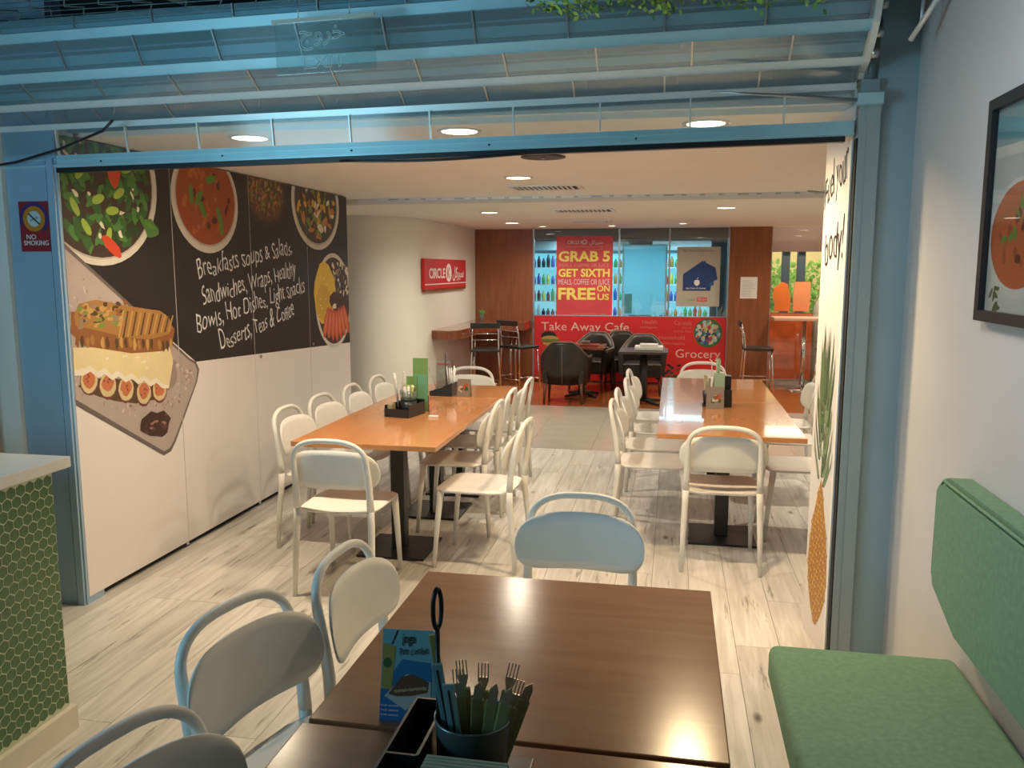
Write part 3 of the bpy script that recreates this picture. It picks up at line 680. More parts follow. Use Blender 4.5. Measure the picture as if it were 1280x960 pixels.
for i, (x, y, a, lab) in enumerate(chairs):
    if i == 0: ch0.location = (x, y, 0); ch0.rotation_euler = (0, 0, R(a)); ch0['label'] = lab; c = ch0
    else: c = dup(ch0, (x, y, 0), R(a), lab)

# ================================================================ TABLES
def table(x0, x1, y0, y1, label, top, ma_edge, bases, group='long wooden tables'):
    t = thing('cafe_table', label, 'table', ((x0+x1)/2, (y0+y1)/2, 0), 0, group); w, d = (x1-x0)/2, (y1-y0)/2
    m = MB(); m.bbox(-w, w, -d, d, .722, .75, .003); tp = m.build('tabletop', top, t)
    for b in bases:
        m = MB(); m.bbox(-.20, .20, b-.20, b+.20, 0, .014, .003); m.build('base_plate', M['black'], t)
        m = MB(); m.bbox(-.04, .04, b-.04, b+.04, .014, .71, .003); m.build('pedestal', M['black'], t)
        m = MB(); m.box(-.18, .18, b-.03, b+.03, .706, .7215); m.build('top_bracket', M['black'], t)
    return t
table(-1.94, -1.155, 3.965, 5.588, 'longer glossy cherry-wood table in the left row with the near caddy', M['top'], None, (-.23, .55))
table(-1.935, -1.15, 5.592, 6.20, 'short cherry-wood table joined to the far end of the left row', M['top'], None, (0,))
table(-.065, .72, 4.53, 5.735, 'near half of the right-hand row of cherry-wood tables', M['top'], None, (0,))
table(-.065, .72, 5.739, 6.94, 'far half of the right-hand row of cherry-wood tables', M['top'], None, (0,))
table(-.693, .125, 1.45, 2.285, 'walnut foreground table under the bright lamp reflection', M['topd'], None, (0,), 'foreground tables')
table(-.70, .118, .60, 1.436, 'dark walnut table nearest the camera carrying the cutlery caddy', M['topd'], None, (0,), 'foreground tables')

# ================================================================ BENCH
b = thing('upholstered_bench', 'green upholstered bench against the right wall', 'bench', (.6, 1.6, 0))
def cushion(x0, x1, y0, y1, z0, z1, r, name, par, poly=None, tilt=None):
    bm = bmesh.new(); bmesh.ops.create_cube(bm, size=1)
    for q in bm.verts: q.co = Vector(((x0+x1)/2+q.co.x*(x1-x0), (y0+y1)/2+q.co.y*(y1-y0), (z0+z1)/2+q.co.z*(z1-z0)))
    bmesh.ops.bevel(bm, geom=list(bm.edges), offset=r, segments=4, affect='EDGES', profile=.5)
    me = bpy.data.meshes.new(name); bm.to_mesh(me); bm.free(); me.materials.append(M['green'])
    for p in me.polygons: p.use_smooth = True
    return link(name, me, par)
cushion(-.275, .272, -1.5, 1.005, .35, .47, .028, 'seat_cushion', b)
m = MB(); m.tube([(-.268, -1.5, .449), (-.268, .98, .449), (-.25, .998, .449), (.25, .998, .449)], .0045, 6); m.build('piping', M['green'], b)
bx('bench_base', M['cream'], b, -.20, .274, -1.5, .93, .04, .35)
bx('plinth', M['dark'], b, -.16, .27, -1.5, .90, 0, .04)
bs = thing('backrest_cushion', 'green upholstered backrest panel fixed to the right wall above the bench', 'backrest', (XR, 1.6, 0))
m = MB()
out = [(-1.5, 1.03), (.99, 1.03), (1.03, 1.018), (1.045, .98), (1.045, .72), (1.025, .675), (.80, .60), (-1.5, .60)]
bm = bmesh.new(); fr = [bm.verts.new((-.085, a, z)) for a, z in out]; bkv = [bm.verts.new((-.004, a, z)) for a, z in out]; n = len(out)
ff = bm.faces.new(fr); bm.faces.new(bkv[::-1])
for i in range(n): bm.faces.new((fr[i], bkv[i], bkv[(i+1) % n], fr[(i+1) % n]))
bmesh.ops.recalc_face_normals(bm, faces=bm.faces); bmesh.ops.bevel(bm, geom=[e for e in bm.edges if all(v.co.x < -.08 for v in e.verts)], offset=.022, segments=4, affect='EDGES')
me = bpy.data.meshes.new('back_cushion'); bm.to_mesh(me); bm.free(); me.materials.append(M['green'])
link('back_cushion', me, bs)
m = MB(); m.tube([(-.078, -1.5, 1.021), (-.078, .99, 1.021), (-.078, 1.036, .98), (-.078, 1.036, .72)], .0045, 6); m.build('piping', M['green'], bs)

# framed picture
pf = thing('framed_picture', 'black framed food picture on the right wall, cut by the frame edge', 'picture', (XR, 2.2, 1.5))
m = MB()
ya, yb, za, zb = -.62, .40, -.005, .60
for (a, b_, c_, d_) in ((ya, yb, za, za+.03), (ya, yb, zb-.03, zb), (ya, ya+.03, za+.03, zb-.03), (yb-.03, yb, za+.03, zb-.03)): m.box(-.03, -.001, a, b_, c_, d_)
m.build('frame', M['black'], pf)
pcx = [(ya+.03, yb-.03, za+.03, zb-.03)]
P = Print(-.012, -1, pcx, .0)
for k, c in (('pbg', (.55, .53, .47)), ('pteal', (.16, .30, .32)), ('pmarble', (.42, .42, .40)), ('psoup', (.50, .10, .03))): F[k] = flat(k, c)
P.p([(ya, za), (yb, za), (yb, zb), (ya, zb)], F['pbg']); P.p([(ya, zb-.16), (yb, zb-.13), (yb, zb), (ya, zb)], F['pteal']); P.p([(ya, zb-.33), (yb, zb-.24), (yb, zb-.16), (ya, zb-.18)], F['pmarble'])
P.p(ell(.17, .22, .21, .155), F['rim']); P.p(ell(.17, .225, .19, .138), F['psoup'])
for k in range(30): P.p(blob(.17+rnd.uniform(-.12, .12), .225+rnd.uniform(-.09, .09), .02, .012, 8, .3, rnd.uniform(0, 3)), F[rnd.choice(['soup', 'soup2', 'leaf', 'shrimp', 'bean2'])], .4)
for k in range(8): P.p(blob(.31+rnd.uniform(-.05, .04), .06+rnd.uniform(-.03, .03), .02, .008, 7, .3, rnd.uniform(0, 3)), F['kale'], .4)
P.done('food_print', pf)
m = MB(); m.box(-.021, -.0195, ya+.03, yb-.03, za+.03, zb-.03); m.build('glass_pane', M['clear'], pf)

# ================================================================ GREEN TILED COUNTER
ct = thing('service_counter', 'green hexagon tiled counter with white stone top at the left edge', 'counter', (-2.083, 2.45, 0))
bx('body', M['grout'], ct, -.85, -.004, -2.6, -.002, 0, .955)
bx('base_board', M['cream'], ct, -.85, .018, -2.6, .012, 0, .088)
m = MB(); m.bbox(-.90, .033, -2.65, .05, .955, .993, .003); m.build('stone_top', M['quartz'], ct)
m = MB(); m.bbox(-.33, -.14, -.52, -.20, .9935, .999, .002); m.build('sink_tray', mat('teal_tray', (.10, .32, .36), .3), ct)
hr = .0232; hx = hr*math.sqrt(3); items = []
for j in range(60):
    z = .955-.012-hr-j*hr*1.5
    if z < .09+hr*.4: break
    for i in range(80):
        y = -.004-hx/2-i*hx-(hx/2 if j % 2 else 0)
        items.append((y, z))
items.sort(key=lambda q: -q[0]+abs(q[1]-.5)*.05)
hp = [((hr-.0026)*math.sin(PI/3*k), (hr-.0026)*math.cos(PI/3*k)) for k in range(6)]
hm = None
for (y, z) in items[:300]:
    if hm is None: m = MB(); m.prism(hp, -.0045, -.0025, 'x'); o = m.build('hexagon_tile', M['hext'], ct, (0, y, z)); hm = o.data
    else: link('hexagon_tile', hm, ct, (0, y, z))
m = MB()
for (y, z) in items[300:]: m.prism([(a+y, b_+z) for a, b_ in hp], -.0045, -.0025, 'x')
o = m.build('hexagon_tiles', M['hext'], ct, recalc=False); o['kind'] = 'stuff'
# half tiles that finish every other row at the corner
m = MB()
for j in range(1, 40, 2):
    z = .955-.012-hr-j*hr*1.5
    if z > .1: q_ = hr-.0026; m.prism([(-.004, z-q_), (-.004, z+q_), (-.004-q_*.866, z+q_/2), (-.004-q_*.866, z-q_/2)], -.0045, -.0025, 'x')
o = m.build('edge_tiles', M['hext'], ct); o['kind'] = 'stuff'
sr = thing('wire_shelf', 'dark perforated metal rack behind the counter at the left edge', 'rack', (-3.18, 3.30, 0))
m = MB(); m.box(-.4, .03, -.02, 0, .0, 1.5); m.build('side_panel', mat('rack_grey', (.22, .22, .20), .6), sr)
for k in range(14): one('box', -.06, -.008, -.026, -.021, .80+k*.045, .825+k*.045).build('slot', M['dark'], sr)

# no smoking sign
ns = thing('no_smoking_sign', 'red and purple no smoking sticker on the blue left pillar', 'sign', (-2.925, YJ-.0055, 1.835))
m = MB(); m.box(-.078, .078, -.002, 0, -.115, .115); nss = m.build('sheet', mat('sign_maroon', (.30, .02, .03), .4), ns)
def disc(name, r0, r1, y, ma, cx=0, cz=.035, n=32, par=ns, a0=0, a1=2*PI):
    m = MB(); vs = [];
    for k in range(n+1):
        a = a0+(a1-a0)*k/n
        vs += [(cx+r0*math.cos(a), y, cz+r0*math.sin(a)), (cx+r1*math.cos(a), y, cz+r1*math.sin(a))]
    m.add(vs, [(2*k, 2*k+1, 2*k+3, 2*k+2) for k in range(n)]); return m.build(name, ma, par, recalc=False)
disc('purple_arc', .06, .077, -.0022, mat('sign_purple', (.06, .03, .16), .4), a0=-.9, a1=PI+.4)
disc('orange_ring', .035, .058, -.0024, mat('sign_orange', (.62, .22, .02), .4)); disc('white_disc', .0, .036, -.0026, mat('sign_pale', (.55, .62, .62), .4))
m = MB(); m.box(-.038, .038, -.0032, -.0028, .0315, .0385, Matrix.Rotation(R(42), 3, 'Y')); m.build('slash', M['blk'], ns)
m = MB(); m.box(-.022, .022, -.0029, -.0027, .030, .040, Matrix.Rotation(R(-20), 3, 'Y')); m.build('cigarette', mat('cigarette_print', (.30, .36, .36), .5), ns)
text('lettering', 'NO', .032, mtx((-.046, -.0028, -.058), (1, 0, 0), (0, 0, 1)), M['wht'], nss, width=.05)
text('lettering', 'SMOKING', .032, mtx((-.062, -.0028, -.086), (1, 0, 0), (0, 0, 1)), M['wht'], nss, width=.13)

# ================================================================ BACK: SHOP FRONT
wb = struct(bx('wall_back', M['panelw'], None, -2.87, -2.01, YB, YB+.12, 0, ZF))
bx('wood_panel', M['panelw'], wb, -2.86, -2.015, YB-.006, YB-.0005, .06, ZF)
pil = struct(bx('wall_back_pillar', M['panelw'], None, .752, 1.305, YB-.12, YB+.2, 0, ZF))
bx('corner_trim', M['steel'], pil, .745, .752, YB-.125, YB-.05, 0, ZF)
w1 = struct(bx('window_1', M['steel'], None, -2.01, .75, YB, YB+.05, .955, .972))
bx('light_leak_blocker', M['dark'], w1, -2.01, .75, YB+.005, YB+.05, 0, .955)  # unseen backing added to stop shop light leaking under the red panel
for x in (-2.0, .745, -.765, -.06): bx('mullion', M['steel'], w1, x-.012, x+.012, YB, YB+.05, .972 if abs(x+.5) < 1 else 0, ZF)
bx('header', mat('shop_header', (.03, .045, .055), .3), w1, -2.0, .75, YB+.05, YB+.09, 2.06, ZF)
for a, b_ in ((-1.988, -.777), (-.753, -.072), (-.048, .733)): bx('pane', M['clear'], w1, a, b_, YB+.02, YB+.026, .972, ZF)
# red printed panel under the window
rp = thing('red_shop_panel', 'long red printed panel reading Take Away Cafe and Grocery below the shop window', 'panel', (-2.0, YB-.03, 0))
m = MB(); m.bbox(.02, 2.745, 0, .03, .02, .965, .003); rpb = m.build('panel_board', M['red'], rp); bx('top_edge', M['steel'], rp, .02, 2.745, .0, .03, .9655, .970)
lt = mat('panel_lettering', (.80, .52, .44), .5); fd = mat('faint_lettering', (.66, .20, .16), .5)
def tz(s, size, x, z, w, ma=lt, al='LEFT'): return text('lettering', s, size, mtx((x, -.0015, z), (1, 0, 0), (0, 0, 1)), ma, rpb, width=w)
tz('Take Away Cafe', .17, .125, .755, 1.27); tz('Grocery', .17, 2.06, .39, .62); tz('Health', .075, 1.58, .865, .21, fd); tz('and Hygiene', .045, 1.55, .80, .24, fd)
tz('Cereals', .085, 2.03, .855, .24, fd); tz('Milk and', .04, 2.14, .80, .13, fd); tz('Breakfast Mixes', .04, 2.03, .75, .24, fd); tz('Household', .085, 1.82, .645, .36, fd); tz('Office Supplies', .05, 1.87, .575, .31, fd); tz('Coffee', .10, 1.16, .27, .33, fd); tz('Snacks', .08, .96, .635, .28, fd)
# grocery disc print
F['gdisc'] = flat('gdisc', (.04, .14, .03))
P2 = MB(); mats = []
def pm(poly, ma, y):
    if ma not in mats: mats.append(ma)
    P2.mi = mats.index(ma); P2.add([(a, y, b_) for a, b_ in poly], [tuple(range(len(poly)))])
pm(ell(2.50, .745, .195, .205), F['gdisc'], -.0012)
cols = [F['gdisc']]+[flat('pack%d' % i, c) for i, c in enumerate([(.05, .08, .30), (.60, .45, .10), (.55, .55, .50), (.40, .05, .04), (.10, .25, .28), (.45, .40, .20), (.02, .03, .05), (.30, .50, .55)])]
for k in range(110):
    a = rnd.uniform(0, 6.28); r = math.sqrt(rnd.random())*.165; s = rnd.uniform(.012, .035)
    pm(blob(2.50+r*math.cos(a), .745+r*math.sin(a), s, s*1.2, 5, .2, rnd.uniform(0, 3)), rnd.choice(cols[1:]), -.0014-k*.00001)
P2.build('grocery_disc_print', mats, rpb, recalc=False); P2 = MB(); mats = []
# burger print
pm(ell(.235, .665, .115, .075, 20), F['blk'] if 'blk' in F else M['blk'], -.0012); pm(ell(.255, .625, .13, .05, 20), F['bread2'], -.0016); pm([(.13, .60), (.38, .60), (.38, .625), (.13, .625)], F['leaf'], -.002)
pm([(.14, .575), (.37, .575), (.37, .60), (.14, .60)], F['crust'], -.0022); pm(ell(.255, .56, .11, .03, 20), F['bread2'], -.0018)
P2.build('burger_print', mats, rpb, recalc=False); P2 = MB(); mats = []
for k in range(40): pm(blob(1.95+rnd.uniform(-.15, .18), .17+rnd.uniform(-.12, .12), .03, .018, 6, .3, 0), rnd.choice([M['blk'], cols[7], F['figs'], F['gdisc']]), -.0012-k*.00001)
P2.build('dark_picture_print', mats, rpb, recalc=False)

sheet = [None]
def poster(name, label, x0, x1, z0, z1, y, ma, th=.004):
    t = thing(name, label, 'poster', ((x0+x1)/2, y, z0)); w = (x1-x0)/2; sheet[0] = bx('sheet', ma, t, -w, w, 0, th, 0, z1-z0); return t
t = poster('red_offer_poster', 'tall red offer poster with yellow GRAB 5 GET SIXTH FREE lettering', -1.665, -.855, .975, 2.105, YB+.008, M['redp'])
def pt(s, size, x, z, w, ma, bold=0): return text('lettering', s, size, mtx((x, -.0015, z), (1, 0, 0), (0, 0, 1)), ma, sheet[0], width=w, ext=.001, bold=bold)
pt('GRAB 5', .20, -.375, .775, .74, M['yel'], .03); pt('GET SIXTH', .155, -.375, .555, .74, M['yel'], .03); pt('FREE', .23, -.375, .23, .54, M['yel'], .03)
pt('ON', .12, .185, .345, .185, M['yel'], .02); pt('US', .12, .195, .225, .165, M['yel'], .02)
pt('MEALS, COFFEE OR JUICE', .065, -.365, .695, .72, M['pink']); pt('MEALS, COFFEE OR JUICE', .115, -.375, .44, .74, mat('lilac_print', (.72, .62, .62), .5))
pt('CIRCLE K', .07, -.245, 1.02, .22, M['wht']); pt('\uFEDE\uFEDB\uFEAE\uFEF4\uFEB3', .075, .07, 1.02, .19, M['wht']); pt('only at these stores', .035, .02, .935, .24, M['pink']); pt('terms and conditions apply', .03, -.18, .01, .5, M['pink'])
m = MB(); m.box(-.26, .26, -.002, -.001, .975, .985); m.build('logo_underline', M['pink'], t)
m = MB(); 
for k in range(24):
    a0, a1 = 2*PI*k/24, 2*PI*(k+1)/24; m.add([(.0+.034*math.cos(a0), -.002, 1.045+.034*math.sin(a0)), (.034*math.cos(a1), -.002, 1.045+.034*math.sin(a1)), (.024*math.cos(a1), -.002, 1.045+.024*math.sin(a1)), (.024*math.cos(a0), -.002, 1.045+.024*math.sin(a0))], [(0, 1, 2, 3)])
m.build('logo_ring', M['wht'], t, recalc=False)
# frosted board
bt = bpy.data.materials.new('backlit_board'); bt.use_nodes = True; N = bt.node_tree.nodes; N.remove(N['Principled BSDF'])
d = N.new('ShaderNodeBsdfDiffuse'); d.inputs[0].default_value = (.45, .75, .80, 1); tr_ = N.new('ShaderNodeBsdfTranslucent'); tr_.inputs[0].default_value = (.45, .80, .88, 1); mx = N.new('ShaderNodeMixShader'); mx.inputs[0].default_value = .6
bt.node_tree.links.new(d.outputs[0], mx.inputs[1]); bt.node_tree.links.new(tr_.outputs[0], mx.inputs[2]); bt.node_tree.links.new(mx.outputs[0], N['Material Output'].inputs[0])
t = poster('pale_window_board', 'plain pale blue translucent board in the middle of the shop window', -.71, -.10, .985, 1.975, YB+.055, bt)
m = MB()
for a in ((-.315, .315, .985, 1.0), (-.315, -.295, 0, .99), (.295, .315, 0, .99)): m.box(a[0], a[1], -.004, .008, a[2], a[3])
m.build('frame', mat('board_frame', (.50, .62, .62), .5), t)
m = MB(); m.box(-.28, -.17, -.002, -.0005, .02, .30); m.build('paper_slip', mat('slip_teal', (.12, .42, .46), .5), t)
t = poster('gift_card_poster', 'beige poster with blue gift cards and white apple emblem in the shop window', .045, .64, 1.115, 1.945, YB+.008, mat('poster_beige', (.50, .46, .38), .5))
bc = mat('card_blue', (.02, .06, .22), .35); bc2 = mat('card_blue_light', (.03, .14, .32), .35)
def ngon(name, poly, ma, y, par): m = MB(); m.add([(a, y, b_) for a, b_ in poly], [tuple(range(len(poly)))]); return m.build(name, ma, par, recalc=False)
for k in range(3): 
    a = .08*k; ngon('blue_card', [(-.2+a*.8, .22-.0), (.17+a*.6, .22+a), (.20+a*.2, .40+a*.9), (.09, .64-a*.15), (-.16+a*.2, .47)], bc2 if k % 2 else bc, -.001-k*.0004, t)
ngon('blue_card', [(-.21, .22), (.15, .22), (.15, .37), (.06, .64), (-.21, .45)], bc, -.0026, t)
m = MB(); y = -.0032
for (cx, cz, rx, rz) in ((-.028, .335, .027, .036), (-.002, .335, .027, .036), (-.015, .345, .034, .028), (-.015, .315, .026, .026)):
    m.add([(a, y, b_) for a, b_ in ell(cx, cz, rx, rz, 18)], [tuple(range(18))]); y -= .00003
m.add([(a, y, b_) for a, b_ in [(-.014, .383), (-.008, .400), (.006, .408), (.004, .392)]], [(0, 1, 2, 3)]); m.build('apple_emblem', M['wht'], t, recalc=False)
m = MB(); m.add([(a, -.0035, b_) for a, b_ in ell(.034, .345, .015, .018, 14)], [tuple(range(14))]); m.build('bite', bc, t, recalc=False)
text('lettering', 'App Store & Games', .035, mtx((-.17, -.0034, .245), (1, 0, 0), (0, 0, 1)), M['wht'], t, width=.28)
text('lettering', 'Buy Time for Entertainment', .035, mtx((-.21, -.001, .765), (1, 0, 0), (0, 0, 1)), mat('print_maroon', (.25, .03, .04), .5), t, width=.42)
bx('red_logo_box', M['redp'], t, -.01, .13, -.002, -.0005, .07, .125)
text('lettering', 'available at', .025, mtx((-.13, -.001, .085), (1, 0, 0), (0, 0, 1)), M['blk'], t, width=.10)
text('lettering', 'CIRCLE K', .035, mtx((0, -.0025, .087), (1, 0, 0), (0, 0, 1)), M['wht'], t, width=.12)
t = poster('paper_notice', 'white typed paper notice taped on the wooden pillar', .91, 1.135, 1.235, 1.53, YB-.127, M['paper'])
m = MB()
for k in range(11): m.box(-.09, rnd.uniform(.0, .09), -.001, -.0004, .03+k*.021, .034+k*.021)
m.build('text_lines', mat('type_grey', (.35, .35, .35), .6), t)
# red wall sign on the curved wall
sg = thing('red_logo_sign', 'red CIRCLE K sign board on the curved white wall', 'sign', (-2.866, 9.36, 1.40))
m = MB(); m.bbox(0, .035, 0, 1.97, 0, .36, .004); m.build('sign_box', M['red'], sg); bx('lower_strip', M['wht'], sg, .0355, .037, .01, 1.96, .05, .062); bx('under_edge', M['barw'], sg, .0, .034, .02, 1.95, -.03, -.001)
def sgt(s, size, y, z, w, ma=M['wht'], sh_=0): return text('lettering', s, size, mtx((.0365, y, z), (0, 1, 0), (0, 0, 1)), ma, sg, width=w, bold=.022)
sgt('CIRCLE', .165, .18, .13, .70); sgt('\uFEDE\uFEDB\uFEAE\uFEF4\uFEB3', .19, 1.25, .13, .58)
m = MB(); vs = [(.0362, 1.06+.14*math.cos(2*PI*k/28), .19+.115*math.sin(2*PI*k/28)) for k in range(28)]; m.add(vs, [tuple(range(28))]); m.build('white_disc', M['wht'], sg, recalc=False)
text('lettering', 'K', .20, mtx((.0375, .985, .12), (0, 1, 0), (0, 0, 1)), M['red'], sg, width=.14)

# ---- shop interior behind the glass
struct(bx('wall_shop', mat('shop_wall', (.25, .33, .38), .7), None, -2.87, 1.2, 15.6, 15.7, 0, 2.8)); struct(bx('ceiling_shop', mat('shop_ceiling', (.06, .08, .10), .7), None, -2.87, 5.2, YB+.09, 17, 2.7, 2.8))
struct(bx('wall_shop_side', mat('shop_wall', (.25, .33, .38), .7), None, 1.2, 1.3, YB+.2, 15.6, 0, 2.8))
fe = mat('fridge_glow', (.28, .78, .92), .5, emit=.75); fw = mat('fridge_white', (.6, .68, .7), .4)
def fridge(x0, x1, y, label):
    t = thing('drinks_fridge', label, 'fridge', ((x0+x1)/2, y, 0), 0, 'lit drinks fridges'); w = (x1-x0)/2
    bx('cabinet', fw, t, -w, w, .35, .6, 0, 2.1); bx('side', fw, t, -w, -w+.03, 0, .35, 0, 2.1); bx('side', fw, t, w-.03, w, 0, .35, 0, 2.1); bx('canopy', fw, t, -w+.03, w-.03, 0, .35, 1.95, 2.1)
    bx('light_panel', fe, t, -w+.03, w-.03, .335, .349, .2, 1.9)
    for k in range(6): bx('shelf', M['aluw'], t, -w+.03, w-.03, .02, .33, .25+k*.28, .265+k*.28)
    return t
fridge(-2.7, -1.75, 13.9, 'lit drinks fridge at the left edge of the shop window'); fridge(-1.7, -.75, 14.4, 'lit drinks fridge behind the red poster'); fridge(-.35, .6, 14.2, 'lit shelf unit between the board and the gift card poster')
bm0 = None; bcols = [mat('bottle_%d' % i, c, .3) for i, c in enumerate([(.55, .05, .03), (.08, .35, .10), (.65, .55, .08), (.06, .10, .40), (.60, .62, .62), (.02, .02, .03), (.55, .25, .05)])]
bms = []
for ma in bcols: m = MB(); m.lathe([(.03, 0), (.032, .12), (.014, .165), (.013, .19)], seg=8); q = m.build('drink_bottle', ma, None); bms.append(q.data); bpy.data.objects.remove(q)
for (xa, xb, yy, wh) in ((-2.64, -1.81, 13.98, 'left fridge'), (-1.62, -.80, 14.48, 'middle fridge'), (-.29, .55, 14.28, 'right shelf unit')):
    for k in range(2, 6):
        for i in range(11):
            o = link('drink_bottle', bms[rnd.randrange(7)], None, (xa+.02+i*(xb-xa-.04)/10, yy, .266+k*.28)); tag(o, 'small drink bottle on a shelf of the lit '+wh+' behind the shop glass', 'bottle', 'bottles in the lit '+wh); o.scale = (1, 1, rnd.uniform(.7, 1.15))
for k in range(3):
    o = bx('ceiling_strip', mat('strip_glow', (.75, .88, 1), .5, emit=3), None, .10, .40, 12.6+k*.5, 12.66+k*.5, 2.55, 2.57); tag(o, 'short lit strip lamp high inside the shop', 'light', 'strip lamps inside the shop')
o = bx('dark_rack', mat('rack_dark', (.04, .05, .06), .5), None, .645, .725, 12.5, 12.9, 0, 1.7); tag(o, 'narrow dark magazine rack at the right end of the shop window', 'rack')

# ---- right side: glazed corner with high table
w2 = struct(bx('window_2', M['steel'], None, 1.31, 3.3, YB-.02, YB+.03, 0, .03)); bx('pane', M['clear'], w2, 1.32, 3.3, YB, YB+.006, .03, ZF); bx('mullion', M['steel'], w2, 1.305, 1.325, YB-.02, YB+.03, .03, ZF)
struct(bx('wall_hall', mat('hall_yellow', (.75, .60, .28), .7), None, 1.32, 5.2, 15.8, 15.9, 0, 2.7)); bx('hall_fascia', mat('fascia_brown', (.12, .05, .03), .5), w2, 1.33, 3.3, 13.5, 13.55, 1.9, 2.3)
o = bx('orange_counter_front', M['dorange'], None, 1.40, 2.02, 12.8, 12.87, .02, 1.0); tag(o, 'dark orange glossy partition behind the right high table', 'partition')
def orb(name, pts, label, y, ma): m = MB(); m.prism(pts, y, y+.04, 'y'); tag(m.build(name, ma, None), label, 'chair')
orb('orange_chair_back', [(1.48, 1.02), (1.70, 1.02), (1.71, 1.2), (1.66, 1.42), (1.58, 1.45), (1.47, 1.36), (1.45, 1.25), (1.49, 1.12)], 'left of the two orange chair backs above the high table', 12.9, M['orange'])
orb('orange_chair_back', [(1.75, 1.02), (1.97, 1.02), (1.985, 1.2), (1.98, 1.45), (1.76, 1.45), (1.74, 1.25)], 'right of the two orange chair backs above the high table', 12.9, mat('orange_light', (.92, .30, .12), .25))
pl2 = thing('leafy_plants', 'bright green leafy plants seen through the right corner glass', 'plant', (2.05, 15.2, 0)); m = MB()
for k in range(700):
    p = Vector((rnd.uniform(-.5, .5), rnd.uniform(-.2, .2), rnd.uniform(.7, 1.75))); a = rnd.uniform(0, 6.3); d = Vector((math.cos(a), rnd.uniform(-.4, .4), math.sin(a))); s = rnd.uniform(.05, .12); sd = d.cross(Vector((0, 1, 0))).normalized()*s*.3
    m.add([p, p+d*s*.5+sd, p+d*s, p+d*s*.5-sd], [(0, 1, 2, 3)])
o = m.build('foliage', mat('plant_green', (.18, .38, .06), .6), pl2, recalc=False); o['kind'] = 'stuff'
m = MB(); m.lathe([(.2, 0), (.28, .7), (.26, .72)], seg=16); m.build('pot', M['wht'], pl2)
def dummy(): pass
for x, lab in ((1.72, 'dark grey column seen left through the corner glass'), (1.95, 'dark grey column seen right through the corner glass')):
    o = bx('dark_column', mat('column_dark', (.05, .07, .09), .5), None, x-.06, x+.05, 13.6, 13.75, 0, 2.0); tag(o, lab, 'column')
m = MB(); m.lathe([(.42, .0), (.42, .9), (.40, 1.1), (.30, 1.3), (.05, 1.42)], (2.45, 12.9, 0), 28); tag(m.build('pale_chair', mat('pale_plastic', (.62, .62, .50), .4), None), 'large pale rounded object behind the right corner glass', 'furniture')
ht = thing('high_table', 'high bar table with pale top and chrome pole in the right rear corner', 'table', (1.75, 11.75, 0))
m = MB(); m.bbox(-.42, .62, -.24, .24, .955, .995, .008); m.build('tabletop', mat('pale_wood_top', (.62, .38, .25), .3), ht); m = MB(); m.tube([(.0, 0, .02), (.0, 0, .955)], .03, 14); m.build('pole', M['chrome'], ht); m = MB(); m.lathe([(.22, 0), (.22, .012), (.04, .03)], seg=24); m.build('foot', M['chrome'], ht)

# ---- bar ledge on the left and bar stools
bl = thing('bar_ledge', 'reddish wooden bar ledge curving along the white wall to the wood panel', 'counter', (-2.87, 11, 0))
out = [(0, -1.25), (.10, -1.31), (.22, -1.32), (.31, -1.24), (.34, -1.1), (.36, -.7), (.42, -.15), (.55, .22), (.70, .36), (.86, .40), (.86, 1.04), (0, 1.04)]
m = MB(); m.prism(out, .885, .90, 'z'); m.build('ledge_top', M['barw'], bl); m = MB(); m.prism([(a-.004 if a > 0 else a, b_+.004) for a, b_ in out], .79, .885, 'z'); m.build('ledge_apron', M['barw'], bl)
for (x, y) in ((.27, -.35), (.30, -.30), (.62, .62), (.68, .66)):
    m = MB(); m.tube([(x, y, 0), (x, y, .79)], .018, 12); m.build('leg', M['chrome'], bl)
pv = thing('small_plant', 'small green plant in a glass on the bar ledge', 'plant', (-2.70, 11.75, .901)); m = MB(); m.lathe([(.03, 0), (.035, .09)], seg=12); m.build('glass', M['jar'], pv)
m = MB()
for k in range(14): a = k*.9; m.tube([(0, 0, .03), (.02*math.cos(a), .02*math.sin(a), .10), (.04*math.cos(a), .03*math.sin(a), .12+.01*(k % 5))], [.004, .012, .003], 5)
m.build('leaves', mat('leaf_green', (.10, .30, .05), .6), pv)
def stool(x, y, rz, label, cat='stool'):
    t = thing('bar_stool', label, cat, (x, y, 0), rz, 'chrome bar stools'); s = .60
    m = MB(); m.bbox(-.19, .19, -.19, .19, s-.02, s+.015, .012); m.build('seat', M['leather'], t)
    for sx in (-1, 1):
        m = MB(); m.tube([(sx*.20, .20, 0), (sx*.165, .165, s-.02)], .012, 8); m.build('leg', M['chrome'], t)
        m = MB(); m.tube([(sx*.20, -.20, 0), (sx*.17, -.17, s), (sx*.17, -.19, s+.18), (sx*.165, -.235, s+.34)], .012, 8); m.build('leg', M['chrome'], t)
        m = MB(); m.tube([(sx*.19, -.19, .20), (sx*.19, .19, .20)], .008, 6); m.build('stretcher', M['chrome'], t)
    for yy in (-.19, .19): m = MB(); m.tube([(-.19, yy, .17), (.19, yy, .17)], .008, 6); m.build('stretcher', M['chrome'], t)
    m = MB(); m.bbox(-.19, .19, -.25, -.225, s+.29, s+.36, .006); m.build('back_pad', M['leather'], t)
    for zz in (.14, .22): m = MB(); m.tube([(-.17, -.19-.02*(zz > .2), s+zz), (.17, -.19-.02*(zz > .2), s+zz)], .007, 6); m.build('back_bar', M['chrome'], t)
stool(-2.38, 10.55, R(12), 'chrome bar stool nearer to us at the bar ledge on the left'); stool(-2.02, 11.05, R(-35), 'chrome bar stool right of the other at the bar ledge')
stool(1.12, 11.4, R(-90), 'chrome bar stool in front of the wooden pillar'); stool(2.05, 11.3, R(90), 'chrome bar stool at the right of the high table')

